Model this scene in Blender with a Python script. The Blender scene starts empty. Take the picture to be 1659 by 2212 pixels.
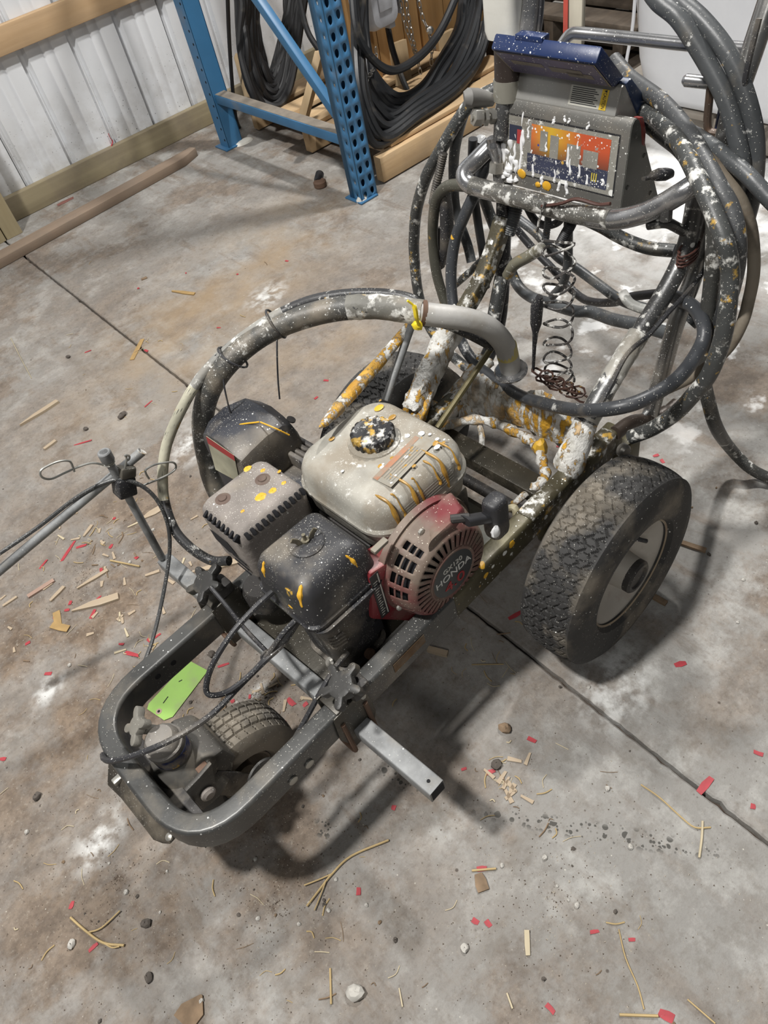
import bpy, bmesh, math, random
from math import pi, sin, cos, radians
from mathutils import Vector, Matrix
random.seed(11)
S = bpy.context.scene
COL = S.collection
# ------------------------------------------------------------------ camera
cd = bpy.data.cameras.new('camera'); cam = bpy.data.objects.new('camera', cd); COL.objects.link(cam)
cd.sensor_fit = 'VERTICAL'; cd.sensor_height = 24.0; cd.lens = 1636.0*24.0/2212.0; cd.clip_start = 0.02
CR = Matrix([[0.74182, 0.580704, -0.335391], [-0.647233, 0.489121, -0.584679], [-0.175478, 0.650802, 0.738691]]).to_4x4(); CR.translation = (0, 0, 1.40); cam.matrix_world = CR
S.camera = cam
# ------------------------------------------------------------------ world, lamps, exposure
w = bpy.data.worlds.new('world'); S.world = w; w.use_nodes = True
w.node_tree.nodes['Background'].inputs['Color'].default_value = (0.90, 0.95, 1.0, 1)
w.node_tree.nodes['Background'].inputs['Strength'].default_value = 0.065
def lamp(name, loc, target, size, watt, col=(1, 0.98, 0.95)):
    l = bpy.data.lights.new(name, 'AREA'); l.shape = 'DISK'; l.size = size; l.energy = watt; l.color = col
    o = bpy.data.objects.new(name, l); COL.objects.link(o); o.location = loc
    o.rotation_euler = (Vector(target)-Vector(loc)).to_track_quat('-Z', 'Y').to_euler(); return o
lamp('high_bay_or_fill_light', (-1.05, 1.10, 4.2), (0.5, 0.6, 0), 0.28, 190)
lamp('high_bay_or_fill_light', (2.75, 1.65, 4.2), (1.5, 1.4, 0), 0.28, 142)
lamp('high_bay_or_fill_light', (-2.3, -1.7, 4.0), (0.6, 0.6, 0), 0.9, 40)  # added fill lamp, lightens the faces turned to the camera
vs = S.view_settings; vs.view_transform = 'Standard'; vs.look = 'None'; vs.exposure = 0.12; vs.gamma = 1.0; vs.use_curve_mapping = False

# ------------------------------------------------------------------ node materials
class NT:
    def __init__(s, name):
        s.m = bpy.data.materials.new(name); s.m.use_nodes = True; s.t = s.m.node_tree
        s.b = s.t.nodes['Principled BSDF']; s.tc = s.t.nodes.new('ShaderNodeTexCoord').outputs['Object']
    def n(s, kind, **kw):
        x = s.t.nodes.new(kind)
        for k, v in kw.items(): setattr(x, k, v)
        return x
    def put(s, sock, v):
        if hasattr(v, 'is_linked'): s.t.links.new(v, sock)
        elif isinstance(v, (tuple, list)) and len(v) == 3 and sock.type == 'RGBA': sock.default_value = (*v, 1)
        else: sock.default_value = v
    def math(s, op, a, b=None, clamp=False):
        x = s.n('ShaderNodeMath', operation=op, use_clamp=clamp); s.put(x.inputs[0], a)
        if b is not None: s.put(x.inputs[1], b)
        return x.outputs[0]
    def map(s, scale=(1, 1, 1), loc=(0, 0, 0), rot=(0, 0, 0), vec=None):
        x = s.n('ShaderNodeMapping'); s.put(x.inputs['Vector'], vec or s.tc)
        x.inputs['Scale'].default_value = scale; x.inputs['Location'].default_value = loc; x.inputs['Rotation'].default_value = rot
        return x.outputs[0]
    def noise(s, scale, detail=3, lo=0.4, hi=0.6, vec=None, rough=0.55):
        x = s.n('ShaderNodeTexNoise'); s.put(x.inputs['Vector'], vec or s.tc)
        x.inputs['Scale'].default_value = scale; x.inputs['Detail'].default_value = detail; x.inputs['Roughness'].default_value = rough
        return s.rng(x.outputs['Fac'], lo, hi)
    def rng(s, v, lo, hi, a=0.0, b=1.0):
        r = s.n('ShaderNodeMapRange'); s.put(r.inputs[0], v)
        for i, q in enumerate((lo, hi, a, b)): r.inputs[i+1].default_value = q
        return r.outputs[0]
    def dots(s, scale, density, size=0.42, vec=None, seedloc=(0, 0, 0)):
        # round splashes: a random share of voronoi cells carry a dot of random radius
        v = s.n('ShaderNodeTexVoronoi'); s.put(v.inputs['Vector'], s.map(loc=seedloc, vec=vec)); v.inputs['Scale'].default_value = scale
        sep = s.n('ShaderNodeSeparateColor'); s.put(sep.inputs[0], v.outputs['Color'])
        r = s.math('MULTIPLY', s.math('SUBTRACT', sep.outputs[0], 1.0-density), size/max(density, 1e-3))
        return s.math('MULTIPLY', s.math('SUBTRACT', r, v.outputs['Distance']), 14.0, True)
    def mix(s, f, a, b):
        x = s.n('ShaderNodeMix', data_type='RGBA'); s.put(x.inputs[0], f); s.put(x.inputs[6], a); s.put(x.inputs[7], b); return x.outputs[2]
    def mul(s, a, b): return s.math('MULTIPLY', a, b)
    def mx(s, a, b): return s.math('MAXIMUM', a, b)
    def bump(s, h, strength=0.3, dist=0.002):
        x = s.n('ShaderNodeBump'); x.inputs['Strength'].default_value = strength; x.inputs['Distance'].default_value = dist
        s.put(x.inputs['Height'], h); s.t.links.new(x.outputs[0], s.b.inputs['Normal'])
    def out(s, col, rough=0.6, metal=0.0):
        s.put(s.b.inputs['Base Color'], col); s.put(s.b.inputs['Roughness'], rough); s.put(s.b.inputs['Metallic'], metal); return s.m
WHITE = (0.80, 0.80, 0.76); YEL = (0.72, 0.40, 0.035); DUST = (0.25, 0.215, 0.165)
def mat(name, base, rough=0.6, metal=0.0, var=0.25, dust=0.0, dscale=14, fine=0.0, white=0.0, yellow=0.0, big=0.0, crust=0.0, ycrust=0.0, cscale=22, rust=0.0, vscale=9, bump=0.15):
    """grimy paint-spattered surface: base + tone variation + dust + fine white specks + larger splashes + crusted paint"""
    t = NT(name); dark = tuple(c*(1-var) for c in base); lite = tuple(min(1, c*(1+var)) for c in base)
    c = t.mix(t.noise(vscale, 5, 0.3, 0.7), dark, lite); r = rough; m = metal
    cover = None
    if rust: c = t.mix(t.mul(t.noise(30, 5, 0.55, 0.72), rust), c, (0.16, 0.07, 0.03))
    if dust:
        f = t.mul(t.noise(dscale, 6, 0.62-0.3*dust, 0.80-0.3*dust), min(1, dust+0.25)); c = t.mix(f, c, DUST); cover = f
    def lay(f, col):
        nonlocal c, cover
        c = t.mix(f, c, col); cover = f if cover is None else t.mx(cover, f)
    if crust: lay(t.mul(t.noise(cscale, 7, 0.66-0.28*crust, 0.74-0.28*crust, rough=.68), .92), t.mix(t.noise(cscale*2, 4, .35, .65), (.44, .42, .37), (.74, .735, .70)))
    if ycrust: lay(t.mul(t.noise(cscale*1.1, 6, 0.72-0.28*ycrust, 0.79-0.28*ycrust, vec=t.map(loc=(3, 5, 2)), rough=.62), .88), t.mix(t.noise(cscale, 3, .4, .6), (.38, .24, .05), (.62, .37, .05)))
    if yellow:
        lay(t.dots(55, yellow, 0.5, seedloc=(.31, .2, .7)), YEL)
    if big: lay(t.dots(60, big, 0.5, seedloc=(.7, .5, .1)), WHITE)
    if white: lay(t.mul(t.dots(230, min(1, white*1.6), 0.40), t.noise(7, 4, .46, .56, vec=t.map(loc=(4, 1, 8)))), WHITE)
    if fine: lay(t.mul(t.dots(560, fine, 0.42, seedloc=(.2, .9, .4)), t.noise(9, 4, .38, .55, vec=t.map(loc=(1, 6, 3)))), (0.62, 0.60, 0.54))
    if metal and cover is not None: m = t.mul(t.math('SUBTRACT', 1.0, cover, True), metal)
    if bump: t.bump(t.noise(60, 6, 0.2, 0.8), bump, 0.002)
    return t.out(c, r, m)
def crustmat(name, yl):
    # thick dried paint: off-white body, yellow runs drawn out along z, grey-brown dirt in the hollows
    t = NT(name); c = t.mix(t.noise(30, 6, .3, .7), (.50, .485, .44), (.72, .715, .69))
    yv = t.mul(t.noise(1.0, 8, .64-.31*yl, .70-.31*yl, vec=t.map(scale=(62, 62, 17), loc=(2, 7, 1)), rough=.68), t.noise(7, 4, .30, .46, vec=t.map(loc=(5, 5, 5)))); c = t.mix(yv, c, t.mix(t.noise(18, 3, .4, .6), (.60, .33, .03), (.42, .22, .025)))
    c = t.mix(t.mul(t.noise(26, 7, .52, .66, vec=t.map(loc=(9, 3, 1))), .75), c, (.14, .115, .075)); c = t.mix(t.mul(t.noise(5, 4, .5, .7), .35), c, (.28, .25, .19))
    t.bump(t.math('ADD', t.noise(42, 6, .2, .8), t.mul(yv, .3)), .9, .006); return t.out(c, .6)
def flat(name, base, rough=0.6, metal=0.0, var=0.12, scale=25):
    t = NT(name); c = t.mix(t.noise(scale, 4, 0.3, 0.7), tuple(x*(1-var) for x in base), tuple(min(1, x*(1+var)) for x in base)); return t.out(c, rough, metal)
def wood(name, a, b, axis=0, scale=9, rough=0.75, dirt=0.3, dirtc=(0.16, 0.13, 0.10)):
    t = NT(name); sc = [34, 34, 34]; sc[axis] = 1.6
    g = t.noise(1.0*scale/9, 5, 0.3, 0.7, vec=t.map(scale=tuple(sc)))
    c = t.mix(g, a, b); g2 = t.noise(1.0, 2, 0.35, 0.65, vec=t.map(scale=tuple(v*.3 for v in sc), loc=(3, 1, 2))); c = t.mix(t.mul(g2, 0.45), c, tuple(x*.62 for x in a))
    if dirt: c = t.mix(t.mul(t.noise(7, 6, 0.45, 0.7), dirt), c, dirtc)
    t.bump(g, 0.25, 0.002); return t.out(c, rough)

# ------------------------------------------------------------------ mesh building
def catmull(pts, sub=8, closed=False):
    P = [Vector(p[:3]) for p in pts]; n = len(P); out = []
    for i in range(n if closed else n-1):
        if closed: a, b, c, d = P[i-1], P[i], P[(i+1) % n], P[(i+2) % n]
        else:
            b, c = P[i], P[i+1]; a = P[i-1] if i else b*2-c; d = P[i+2] if i+2 < n else c*2-b
        for k in range(sub):
            u = k/sub; out.append(0.5*((2*b)+(c-a)*u+(2*a-5*b+4*c-d)*u*u+(3*b-a-3*c+d)*u**3))
    if not closed: out.append(P[-1].copy())
    return out
def fillet(pts, r, n=6):
    """polyline with rounded corners"""
    P = [Vector(p) for p in pts]; out = [P[0]]
    for i in range(1, len(P)-1):
        a, b, c = P[i-1], P[i], P[i+1]; d1 = (a-b).normalized(); d2 = (c-b).normalized()
        rr = min(r, (a-b).length*.48, (c-b).length*.48); s, e = b+d1*rr, b+d2*rr
        for k in range(n+1):
            u = k/n; out.append(s*(1-u)**2+b*2*u*(1-u)+e*u*u)
    out.append(P[-1]); return out
class MB:
    def __init__(s): s.v = []; s.f = []
    def add(s, v, f):
        o = len(s.v); s.v += [tuple(x) for x in v]; s.f += [tuple(i+o for i in q) for q in f]; return s
    def box(s, c, d, R=None):
        h = [x/2 for x in d]; vs = [Vector((i*h[0], j*h[1], k*h[2])) for i in (-1, 1) for j in (-1, 1) for k in (-1, 1)]
        if R is not None: vs = [R @ v for v in vs]
        c = Vector(c); return s.add([v+c for v in vs], [(0, 1, 3, 2), (4, 6, 7, 5), (0, 4, 5, 1), (2, 3, 7, 6), (0, 2, 6, 4), (1, 5, 7, 3)])
    def bar(s, a, b, w, h, up=(0, 0, 1)):
        a, b = Vector(a), Vector(b); x = (b-a).normalized(); y = Vector(up).cross(x).normalized(); z = x.cross(y)
        R = Matrix((x, y, z)).transposed(); return s.box((a+b)/2, ((b-a).length, w, h), R)
    def tube(s, path, r, n=10, closed=False, caps=True, flatten=None):
        P = [Vector(p) for p in path]; N = len(P); T = []
        for i in range(N):
            a = P[i-1] if (closed or i) else P[i]; b = P[(i+1) % N] if (closed or i < N-1) else P[i]; d = b-a
            T.append(d.normalized() if d.length > 1e-9 else (T[-1] if T else Vector((0, 0, 1))))
        ref = Vector((0, 0, 1)) if abs(T[0].z) < .9 else Vector((1, 0, 0)); u = T[0].cross(ref).normalized(); vs = []
        for i in range(N):
            u = (u-T[i]*u.dot(T[i])); u = u.normalized() if u.length > 1e-6 else T[i].orthogonal().normalized(); v = T[i].cross(u)
            rr = r[i] if isinstance(r, (list, tuple)) else r
            for k in range(n):
                a = 2*pi*k/n; vs.append(P[i]+u*(cos(a)*rr)+v*(sin(a)*rr*(flatten or 1)))
        fs = [(i*n+k, i*n+(k+1) % n, ((i+1) % N)*n+(k+1) % n, ((i+1) % N)*n+k) for i in range(N if closed else N-1) for k in range(n)]
        if caps and not closed: fs += [tuple(range(n-1, -1, -1)), tuple((N-1)*n+k for k in range(n))]
        return s.add(vs, fs)
    def rectube(s, path, wv, up, w, h, rad=0.005):
        """rectangular section with rounded corners swept along a path"""
        P = [Vector(p) for p in path]; N = len(P); up = Vector(up); sec = rrect(w, h, rad, 3); n = len(sec); vs = []
        for i in range(N):
            d = (P[min(i+1, N-1)]-P[max(i-1, 0)]).normalized(); y = up.cross(d).normalized(); z = d.cross(y)
            vs += [P[i]+y*a+z*b for a, b in sec]
        fs = [(i*n+k, i*n+(k+1) % n, (i+1)*n+(k+1) % n, (i+1)*n+k) for i in range(N-1) for k in range(n)]
        return s.add(vs, fs+[tuple(range(n-1, -1, -1)), tuple((N-1)*n+k for k in range(n))])
    def lathe(s, prof, c, ax=(0, 0, 1), n=32, caps=True, fn=None):
        c = Vector(c); a = Vector(ax).normalized(); u = a.orthogonal().normalized()
        if abs(a.y) > .9: u = Vector((1, 0, 0)); u = (u-a*u.dot(a)).normalized()
        if abs(a.z) > .9: u = Vector((1, 0, 0)); u = (u-a*u.dot(a)).normalized()
        v = a.cross(u); m = len(prof); vs = []
        for k in range(n):
            t = 2*pi*k/n; e = u*cos(t)+v*sin(t)
            for j, (r, h) in enumerate(prof): vs.append(c+e*(r if fn is None else fn(t, j, r, h))+a*h)
        fs = [(k*m+j, ((k+1) % n)*m+j, ((k+1) % n)*m+j+1, k*m+j+1) for k in range(n) for j in range(m-1)]
        if caps:
            if prof[0][0] > 1e-5: fs.append(tuple(k*m for k in range(n-1, -1, -1)))
            if prof[-1][0] > 1e-5: fs.append(tuple(k*m+m-1 for k in range(n)))
        return s.add(vs, fs)
    def prism(s, poly, o, u, v, depth):
        """2-D polygon in the plane (u, v) at o, pushed along depth (a vector)"""
        o, u, v, d = Vector(o), Vector(u), Vector(v), Vector(depth); n = len(poly)
        A = [o+u*a+v*b for a, b in poly]; B = [p+d for p in A]
        return s.add(A+B, [tuple(range(n-1, -1, -1)), tuple(range(n, 2*n))]+[(k, (k+1) % n, n+(k+1) % n, n+k) for k in range(n)])
    def loft(s, secs, caps=True):
        n = len(secs[0]); vs = [p for q in secs for p in q]
        fs = [(i*n+k, i*n+(k+1) % n, (i+1)*n+(k+1) % n, (i+1)*n+k) for i in range(len(secs)-1) for k in range(n)]
        if caps: fs += [tuple(range(n-1, -1, -1)), tuple((len(secs)-1)*n+k for k in range(n))]
        return s.add(vs, fs)
    def ball(s, c, r, n=10):
        rr = (r, r, r) if not isinstance(r, (tuple, list)) else r
        m = max(4, n//2); prof = [(sin(pi*j/m), -cos(pi*j/m)) for j in range(m+1)]; t = MB().lathe(prof, (0, 0, 0), n=n, caps=False)
        return s.add([(v[0]*rr[0]+c[0], v[1]*rr[1]+c[1], v[2]*rr[2]+c[2]) for v in t.v], t.f)
    def jitter(s, a):
        s.v = [tuple(x+random.uniform(-a, a) for x in v) for v in s.v]; return s
    def mesh(s, name, m, bev=0.0, ang=35, seg=2):
        me = bpy.data.meshes.new(name); bm = bmesh.new(); vv = [bm.verts.new(v) for v in s.v]
        for f in s.f:
            try: bm.faces.new([vv[i] for i in f])
            except ValueError: pass
        bmesh.ops.remove_doubles(bm, verts=bm.verts, dist=1e-5)
        bmesh.ops.recalc_face_normals(bm, faces=bm.faces)
        if bev:
            ed = [e for e in bm.edges if len(e.link_faces) == 2 and e.calc_face_angle(0) > radians(30)]
            bmesh.ops.bevel(bm, geom=ed, offset=bev, segments=seg, affect='EDGES', profile=0.5, clamp_overlap=True)
        bm.to_mesh(me); bm.free()
        for p in me.polygons: p.use_smooth = True
        me.set_sharp_from_angle(angle=radians(ang))
        if m is not None: me.materials.append(m)
        return me
    def build(s, name, m, parent=None, bev=0.0, ang=35, seg=2, wn=False):
        o = obj(name, s.mesh(name, m, bev, ang, seg), parent)
        if wn: q = o.modifiers.new('even_shading', 'WEIGHTED_NORMAL'); q.keep_sharp = True
        return o
def rrect(w, h, r, n=5):
    out = []
    for cx, cy, a0 in ((w/2-r, h/2-r, 0), (-w/2+r, h/2-r, pi/2), (-w/2+r, -h/2+r, pi), (w/2-r, -h/2+r, 3*pi/2)):
        for k in range(n+1): a = a0+pi/2*k/n; out.append((cx+r*cos(a), cy+r*sin(a)))
    return out
def obj(name, me, parent=None):
    o = bpy.data.objects.new(name, me); COL.objects.link(o)
    if parent is not None: o.parent = parent
    return o
def tag(o, label=None, cat=None, group=None, kind=None):
    if label: o['label'] = label
    if cat: o['category'] = cat
    if group: o['group'] = group
    if kind: o['kind'] = kind
    return o
def empty(name, loc=(0, 0, 0), rz=0.0):
    o = bpy.data.objects.new(name, None); COL.objects.link(o); o.location = loc; o.rotation_euler = (0, 0, rz); o.empty_display_size = .05; return o
INV = CR.inverted()
def pix(p): q = INV @ Vector((p[0], p[1], 0)); return q.x/-q.z, q.y/-q.z
def nearby(p, marks):
    # words for where a floor scrap lies: nearest landmark and the side of it as the camera sees it
    b = min(marks, key=lambda m: (m[0][0]-p[0])**2+(m[0][1]-p[1])**2); (x, y), (u, v) = pix(p), pix(b[0]); dx, dy = x-u, y-v
    d = math.hypot(b[0][0]-p[0], b[0][1]-p[1]); s = ('right of' if dx > 0 else 'left of') if abs(dx) > abs(dy) else ('above' if dy > 0 else 'below')
    return ('close '+s if d < .07 else s)+' '+b[1]
def text(name, body, size, m, parent, origin, u, v, thick=0.0006, sx=1.0, align='CENTER'):
    c = bpy.data.curves.new(name, 'FONT'); c.body = body; c.size = size; c.extrude = thick; c.align_x = align; c.align_y = 'CENTER'
    t = bpy.data.objects.new(name, c); COL.objects.link(t); dg = bpy.context.evaluated_depsgraph_get()
    me = bpy.data.meshes.new_from_object(t.evaluated_get(dg)); bpy.data.objects.remove(t); me.materials.clear(); me.materials.append(m)
    u, v = Vector(u).normalized(), Vector(v).normalized(); n = u.cross(v)
    M = Matrix((u, v, n)).transposed().to_4x4(); M.translation = Vector(origin); me.transform(M @ Matrix.Diagonal((sx, 1, 1, 1)))
    return obj(name, me, parent)


# ================================================================== SETTING
def concrete():
    t = NT('dusty_concrete')
    grey = t.mix(t.noise(1.3, 5, 0.3, 0.7), (0.235, 0.225, 0.208), (0.325, 0.313, 0.292))
    grey = t.mix(t.mul(t.noise(7, 10, 0.49, 0.61, rough=.70), .70), grey, (0.42, 0.41, 0.385))
    grey = t.mix(t.mul(t.noise(11, 10, 0.52, 0.62, vec=t.map(loc=(7, 3, 0)), rough=.72), .55), grey, (0.185, 0.168, 0.145))
    st = t.noise(1.0, 9, 0.52, 0.62, vec=t.map(scale=(9, 2.0, 1), rot=(0, 0, .55)), rough=.68)
    dirt = t.mix(t.noise(16, 10, .40, .60, rough=.74), (0.105, 0.072, 0.048), (0.220, 0.163, 0.115))
    d = t.mx(t.mul(t.noise(2.4, 10, 0.485, 0.585, vec=t.map(loc=(.8, 2.1, 0)), rough=.72), 0.70), t.mul(st, 0.55))
    def blob(c, rx, ry, rot, lo=1.15, hi=.35):
        v = t.map(scale=(1/rx, 1/ry, 0), vec=t.map(rot=(0, 0, -rot), vec=t.map(loc=(-c[0], -c[1], 0))))
        x = t.n('ShaderNodeVectorMath', operation='LENGTH'); t.put(x.inputs[0], v); return t.rng(x.outputs['Value'], lo, hi)
    # swept dirt lies thickest around the nose and left flank of the machine
    dd = t.mul(blob((-0.042,1.359,0), 1.0, 0.85, .3), t.noise(3.4, 8, .34, .56, rough=.68)); d = t.mx(d, t.mul(dd, .95))
    d3 = t.mul(blob((-0.261,0.727,0), .85, .6, .2), t.noise(4.5, 8, .38, .56, vec=t.map(loc=(5, 2, 0)), rough=.68)); d = t.mx(d, t.mul(d3, .85))
    d = t.mul(d, t.math('SUBTRACT', 1.0, t.mul(blob((0.496,0.21,0), .42, .5, 0), .45)))
    far = t.mul(blob((0.343,2.062,0), 1.9, 1.5, .3, 1.1, .45), t.noise(1.7, 10, .36, .56, vec=t.map(loc=(2, 9, 0)), rough=.68)); d = t.mx(d, t.mul(far, .55))  # broad dirt film, also darkening the floor for weaker light at left and rear
    c = t.mix(d, grey, dirt)
    fine = t.noise(70, 9, 0.50, 0.64, rough=.76); c = t.mix(t.mul(fine, t.math('ADD', t.mul(d, .42), .22)), c, (0.105, 0.080, 0.060))
    c = t.mix(t.mul(t.mul(t.noise(90, 6, .58, .66, rough=.7), d), .40), c, (0.46, 0.42, 0.35))
    c = t.mix(t.mul(t.mul(t.dots(130, .22, .30, seedloc=(.6, .3, .1)), t.noise(2.5, 5, .44, .60)), .8), c, (0.085, 0.068, 0.052))
    c = t.mix(t.mul(t.mul(blob((0.929,2.34,0), 0.85, 0.34, .35), t.noise(4.5, 6, .36, .60)), .62), c, (0.34, 0.245, 0.145))
    c = t.mix(t.mul(t.mul(blob((0.943,1.776,0), 0.40, 0.18, .2), t.noise(5, 6, .40, .62)), .5), c, (0.34, 0.245, 0.145))
    wp = t.mx(t.mul(blob((2.395,1.323,0), .62, .95, .1), t.noise(6, 7, .36, .52)), t.mul(blob((1.882,1.081,0), .8, .9, 0), t.noise(9, 7, .57, .64)))
    c = t.mix(wp, c, (0.80, 0.80, 0.79))
    for p, r in (((0.118,0.927,0), .035), ((-0.223,1.302,0), .05), ((-0.286,0.903,0), .07), ((1.026,2.195,0), .10), ((0.443,1.738,0), .10), ((1.317,1.489,0), .12), ((0.639,0.409,0), .12)):
        c = t.mix(t.mul(t.mul(blob(p, r, r*.7, .4), t.noise(26, 6, .44, .60)), .75), c, (0.72, 0.72, 0.70))
    # wet splashes: two runs of dark drops
    for a, b in (((0.196,0.645,0), (0.224,0.515,0)), ((0.236,0.479,0), (0.55,0.037,0)), ((0.045,0.632,0), (0.05,0.58,0))):
        m, dx, dy = ((a[0]+b[0])/2, (a[1]+b[1])/2), b[0]-a[0], b[1]-a[1]
        band = blob(m, math.hypot(dx, dy)/2, .020, math.atan2(dy, dx), 1.0, .55)
        c = t.mix(t.mul(t.mul(t.mx(t.dots(85, .85, .62), t.dots(170, .7, .5)), band), .9), c, (0.055, 0.052, 0.045))
    c = t.mix(t.mul(t.dots(46, .05, .18), .8), c, (0.06, 0.045, 0.035))
    c = t.mix(t.mul(t.mul(t.dots(150, .10, .25, seedloc=(.4, .1, .6)), t.noise(3, 5, .46, .60)), .85), c, (0.58, 0.55, 0.48))
    t.bump(t.math('ADD', t.noise(70, 8, 0.2, 0.8, rough=.7), t.mul(d, .6)), 0.5, 0.005)
    return t.out(c, t.rng(d, 0, 1, .78, .92))
M_CONC = concrete()
M_DIRT = flat('joint_dirt', (0.075, 0.055, 0.042), .95, scale=60)
fl = tag(MB().box((1.5, -.1, -.06), (11, 8, .08)).build('floor', M_DIRT), kind='structure')
for sgn in (-1, 1):
    n = 560; ys = [-4+7.80*i/(n-1) for i in range(n)]; e = []
    for y in ys:
        x = 0.576+sgn*(0.0030+abs(random.gauss(0, .0011))+(.004 if random.random() < .02 else 0)); e.append((x, y))
    far = -4.0 if sgn < 0 else 7.0; vs = []; fs = []
    for x, y in e: vs += [(far, y, 0), (x+sgn*.0035, y, 0), (x, y, -.003), (x, y, -.03)]
    for i in range(n-1):
        for k in range(3): fs.append((4*i+k, 4*i+k+1, 4*i+5+k, 4*i+4+k))
    MB().add(vs, fs).build('concrete_slab', M_CONC, fl)

# corrugated steel wall seen from inside: channels every 9 inches, two shallow beads between
def wallmat():
    t = NT('white_steel_sheet'); c = t.mix(t.noise(2.5, 4, .3, .7), (.70, .72, .745), (.80, .815, .835))
    z = t.n('ShaderNodeSeparateXYZ'); t.put(z.inputs[0], t.tc); low = t.rng(z.outputs[2], .46, .08)
    c = t.mix(t.mul(t.mul(low, t.noise(10, 6, .42, .62)), .55), c, (.36, .34, .31))
    c = t.mix(t.mul(t.dots(100, .40, .30), t.math('ADD', t.mul(low, t.noise(4, 4, .35, .6)), .03)), c, (.06, .055, .05))
    return t.out(c, .45, .1)
M_WALL = wallmat(); M_OSB = flat('housewrap', (.12, .12, .13), .9)
wl = tag(MB().box((1.4, 3.90, 1.5), (11, .02, 3.0)).build('wall_back', M_OSB), kind='structure')
for k in range(-5, 7):
    x0 = .828+.228*4*k-.06; prof = []
    for j in range(4):
        b = x0+.228*j+.06
        prof += [(b-.017, 0), (b-.012, .022), (b+.010, .022), (b+.020, 0)]
        for q in (.090, .138): prof += [(b+q-.009, 0), (b+q-.003, .004), (b+q+.003, .004), (b+q+.009, 0)]
    prof.append((x0+.228*4+.040, 0)); off = -.0006*(k % 2)
    MB().add([(x, 3.80+y+off, z) for z in (.02, 3.0) for x, y in prof], [(i, i+1, len(prof)+i+1, len(prof)+i) for i in range(len(prof)-1)]).build('wall_panel', M_WALL, wl)
M_TREAT = wood('treated_lumber', (.25, .205, .125), (.34, .29, .18), 0, dirt=.55)
M_TREATZ = wood('treated_lumber_upright', (.36, .29, .16), (.46, .39, .25), 2, dirt=.35)
M_PINE = wood('pine_girt', (.44, .29, .155), (.55, .38, .22), 0, dirt=.12)
tag(MB().box((1.4, 3.78, .052), (11, .038, .104)).build('baseboard_back', M_TREAT, bev=.004), kind='structure')
tag(MB().box((1.4, 3.78, .640), (11, .038, .098)).build('trim_1', M_PINE, bev=.004), kind='structure')
p2 = tag(MB().box((.545, 3.69, 1.2), (.075, .135, 2.4)).build('trim_2', M_TREATZ, bev=.003), kind='structure')
tag(MB().box((.625, 3.69, 1.2), (.075, .135, 2.4)).build('trim_3', M_TREATZ, bev=.003), kind='structure')

# ================================================================== PALLET RACK
M_BLUE = mat('blue_rack_enamel', (.038, .140, .275), .42, 0, var=.10, dust=.10, dscale=8, bump=.05)
M_BLUE2 = mat('blue_rack_beam', (.038, .135, .265), .45, 0, var=.12, dust=.22, dscale=5, bump=.05)
M_DARK = flat('dark_void', (.006, .006, .008), .9)  # near-black colour, paints the shade inside slots, holes and hollows
rack = tag(empty('pallet_rack', (1.69, 2.9, 0)), 'blue steel pallet rack end frame with teardrop slots standing by the wall', 'rack')
def teardrop(cx, cz, s):
    return [(cx+s*.0105*cos(a), cz+s*(.0125 if sin(a) > 0 else .020)*sin(a)) for a in [2*pi*i/16 for i in range(16)]]
def post(x0, y0, ycl, rx):
    # open C post: front web (two rows of slots), two side flanges (small holes); slots are real openings
    wdt, dep, H = .080, .072, 3.1; o = Vector((x0, y0, 0))-rack.location
    ou = MB(); side = MB(); n = int(H/.0508)
    def plate(mb, org, u, w0, holes):
        # strip mesh with holes: per pitch cell a quad frame bridged to the hole outline
        u = Vector(u)
        for i in range(n):
            zb = i*.0508; zt = zb+.0508
            for (a, b, hole) in holes:
                rim = []; q = 16
                for k in range(q):
                    t = 2*pi*k/q; c_, s_ = cos(t), sin(t); m = max(abs(c_), abs(s_)); rim.append(((a+b)/2+(b-a)/2*c_/m, (zb+zt)/2+.0254*s_/m))
                ins = hole((a+b)/2, (zb+zt)/2)
                vs = [org+u*p[0]+Vector((0, 0, p[1])) for p in rim]+[org+u*p[0]+Vector((0, 0, p[1])) for p in ins]
                mb.add(vs, [(k, (k+1) % q, q+(k+1) % q, q+k) for k in range(q)])
    td = lambda cx, cz: teardrop(cx, cz, .88)
    sm = lambda cx, cz: [(cx+.0042*cos(2*pi*k/16), cz+.0065*sin(2*pi*k/16)) for k in range(16)]
    plate(ou, o, (1, 0, 0), wdt, [(.003, .040, td), (.040, .077, lambda cx, cz: teardrop(cx, cz+.006, .88))])
    ou.add([o+Vector(v) for v in ((0, 0, 0), (.003, 0, 0), (.003, 0, n*.0508), (0, 0, n*.0508), (.077, 0, 0), (wdt, 0, 0), (wdt, 0, n*.0508), (.077, 0, n*.0508))], [(0, 1, 2, 3), (4, 5, 6, 7)])
    plate(side, o, (0, 1, 0), dep, [(0.0, .045, sm)])
    side.add([o+Vector(v) for v in ((0, .045, 0), (0, dep, 0), (0, dep, n*.0508), (0, .045, n*.0508))], [(0, 1, 2, 3)])
    side.add([o+Vector(v) for v in ((wdt, 0, 0), (wdt, dep, 0), (wdt, dep, n*.0508), (wdt, 0, n*.0508))], [(0, 1, 2, 3)])
    side.add([o+Vector(v) for v in ((0, dep, 0), (.022, dep, 0), (.022, dep, n*.0508), (0, dep, n*.0508))], [(0, 1, 2, 3)])
    side.add([o+Vector(v) for v in ((wdt-.022, dep, 0), (wdt, dep, 0), (wdt, dep, n*.0508), (wdt-.022, dep, n*.0508))], [(0, 1, 2, 3)])
    ou.add(side.v, side.f); p = ou.build('post', M_BLUE, rack)
    md = p.modifiers.new('gauge', 'SOLIDIFY'); md.thickness = .0022; md.offset = 0
    return p
pf = post(1.648, 2.400, 0, 0)
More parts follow.
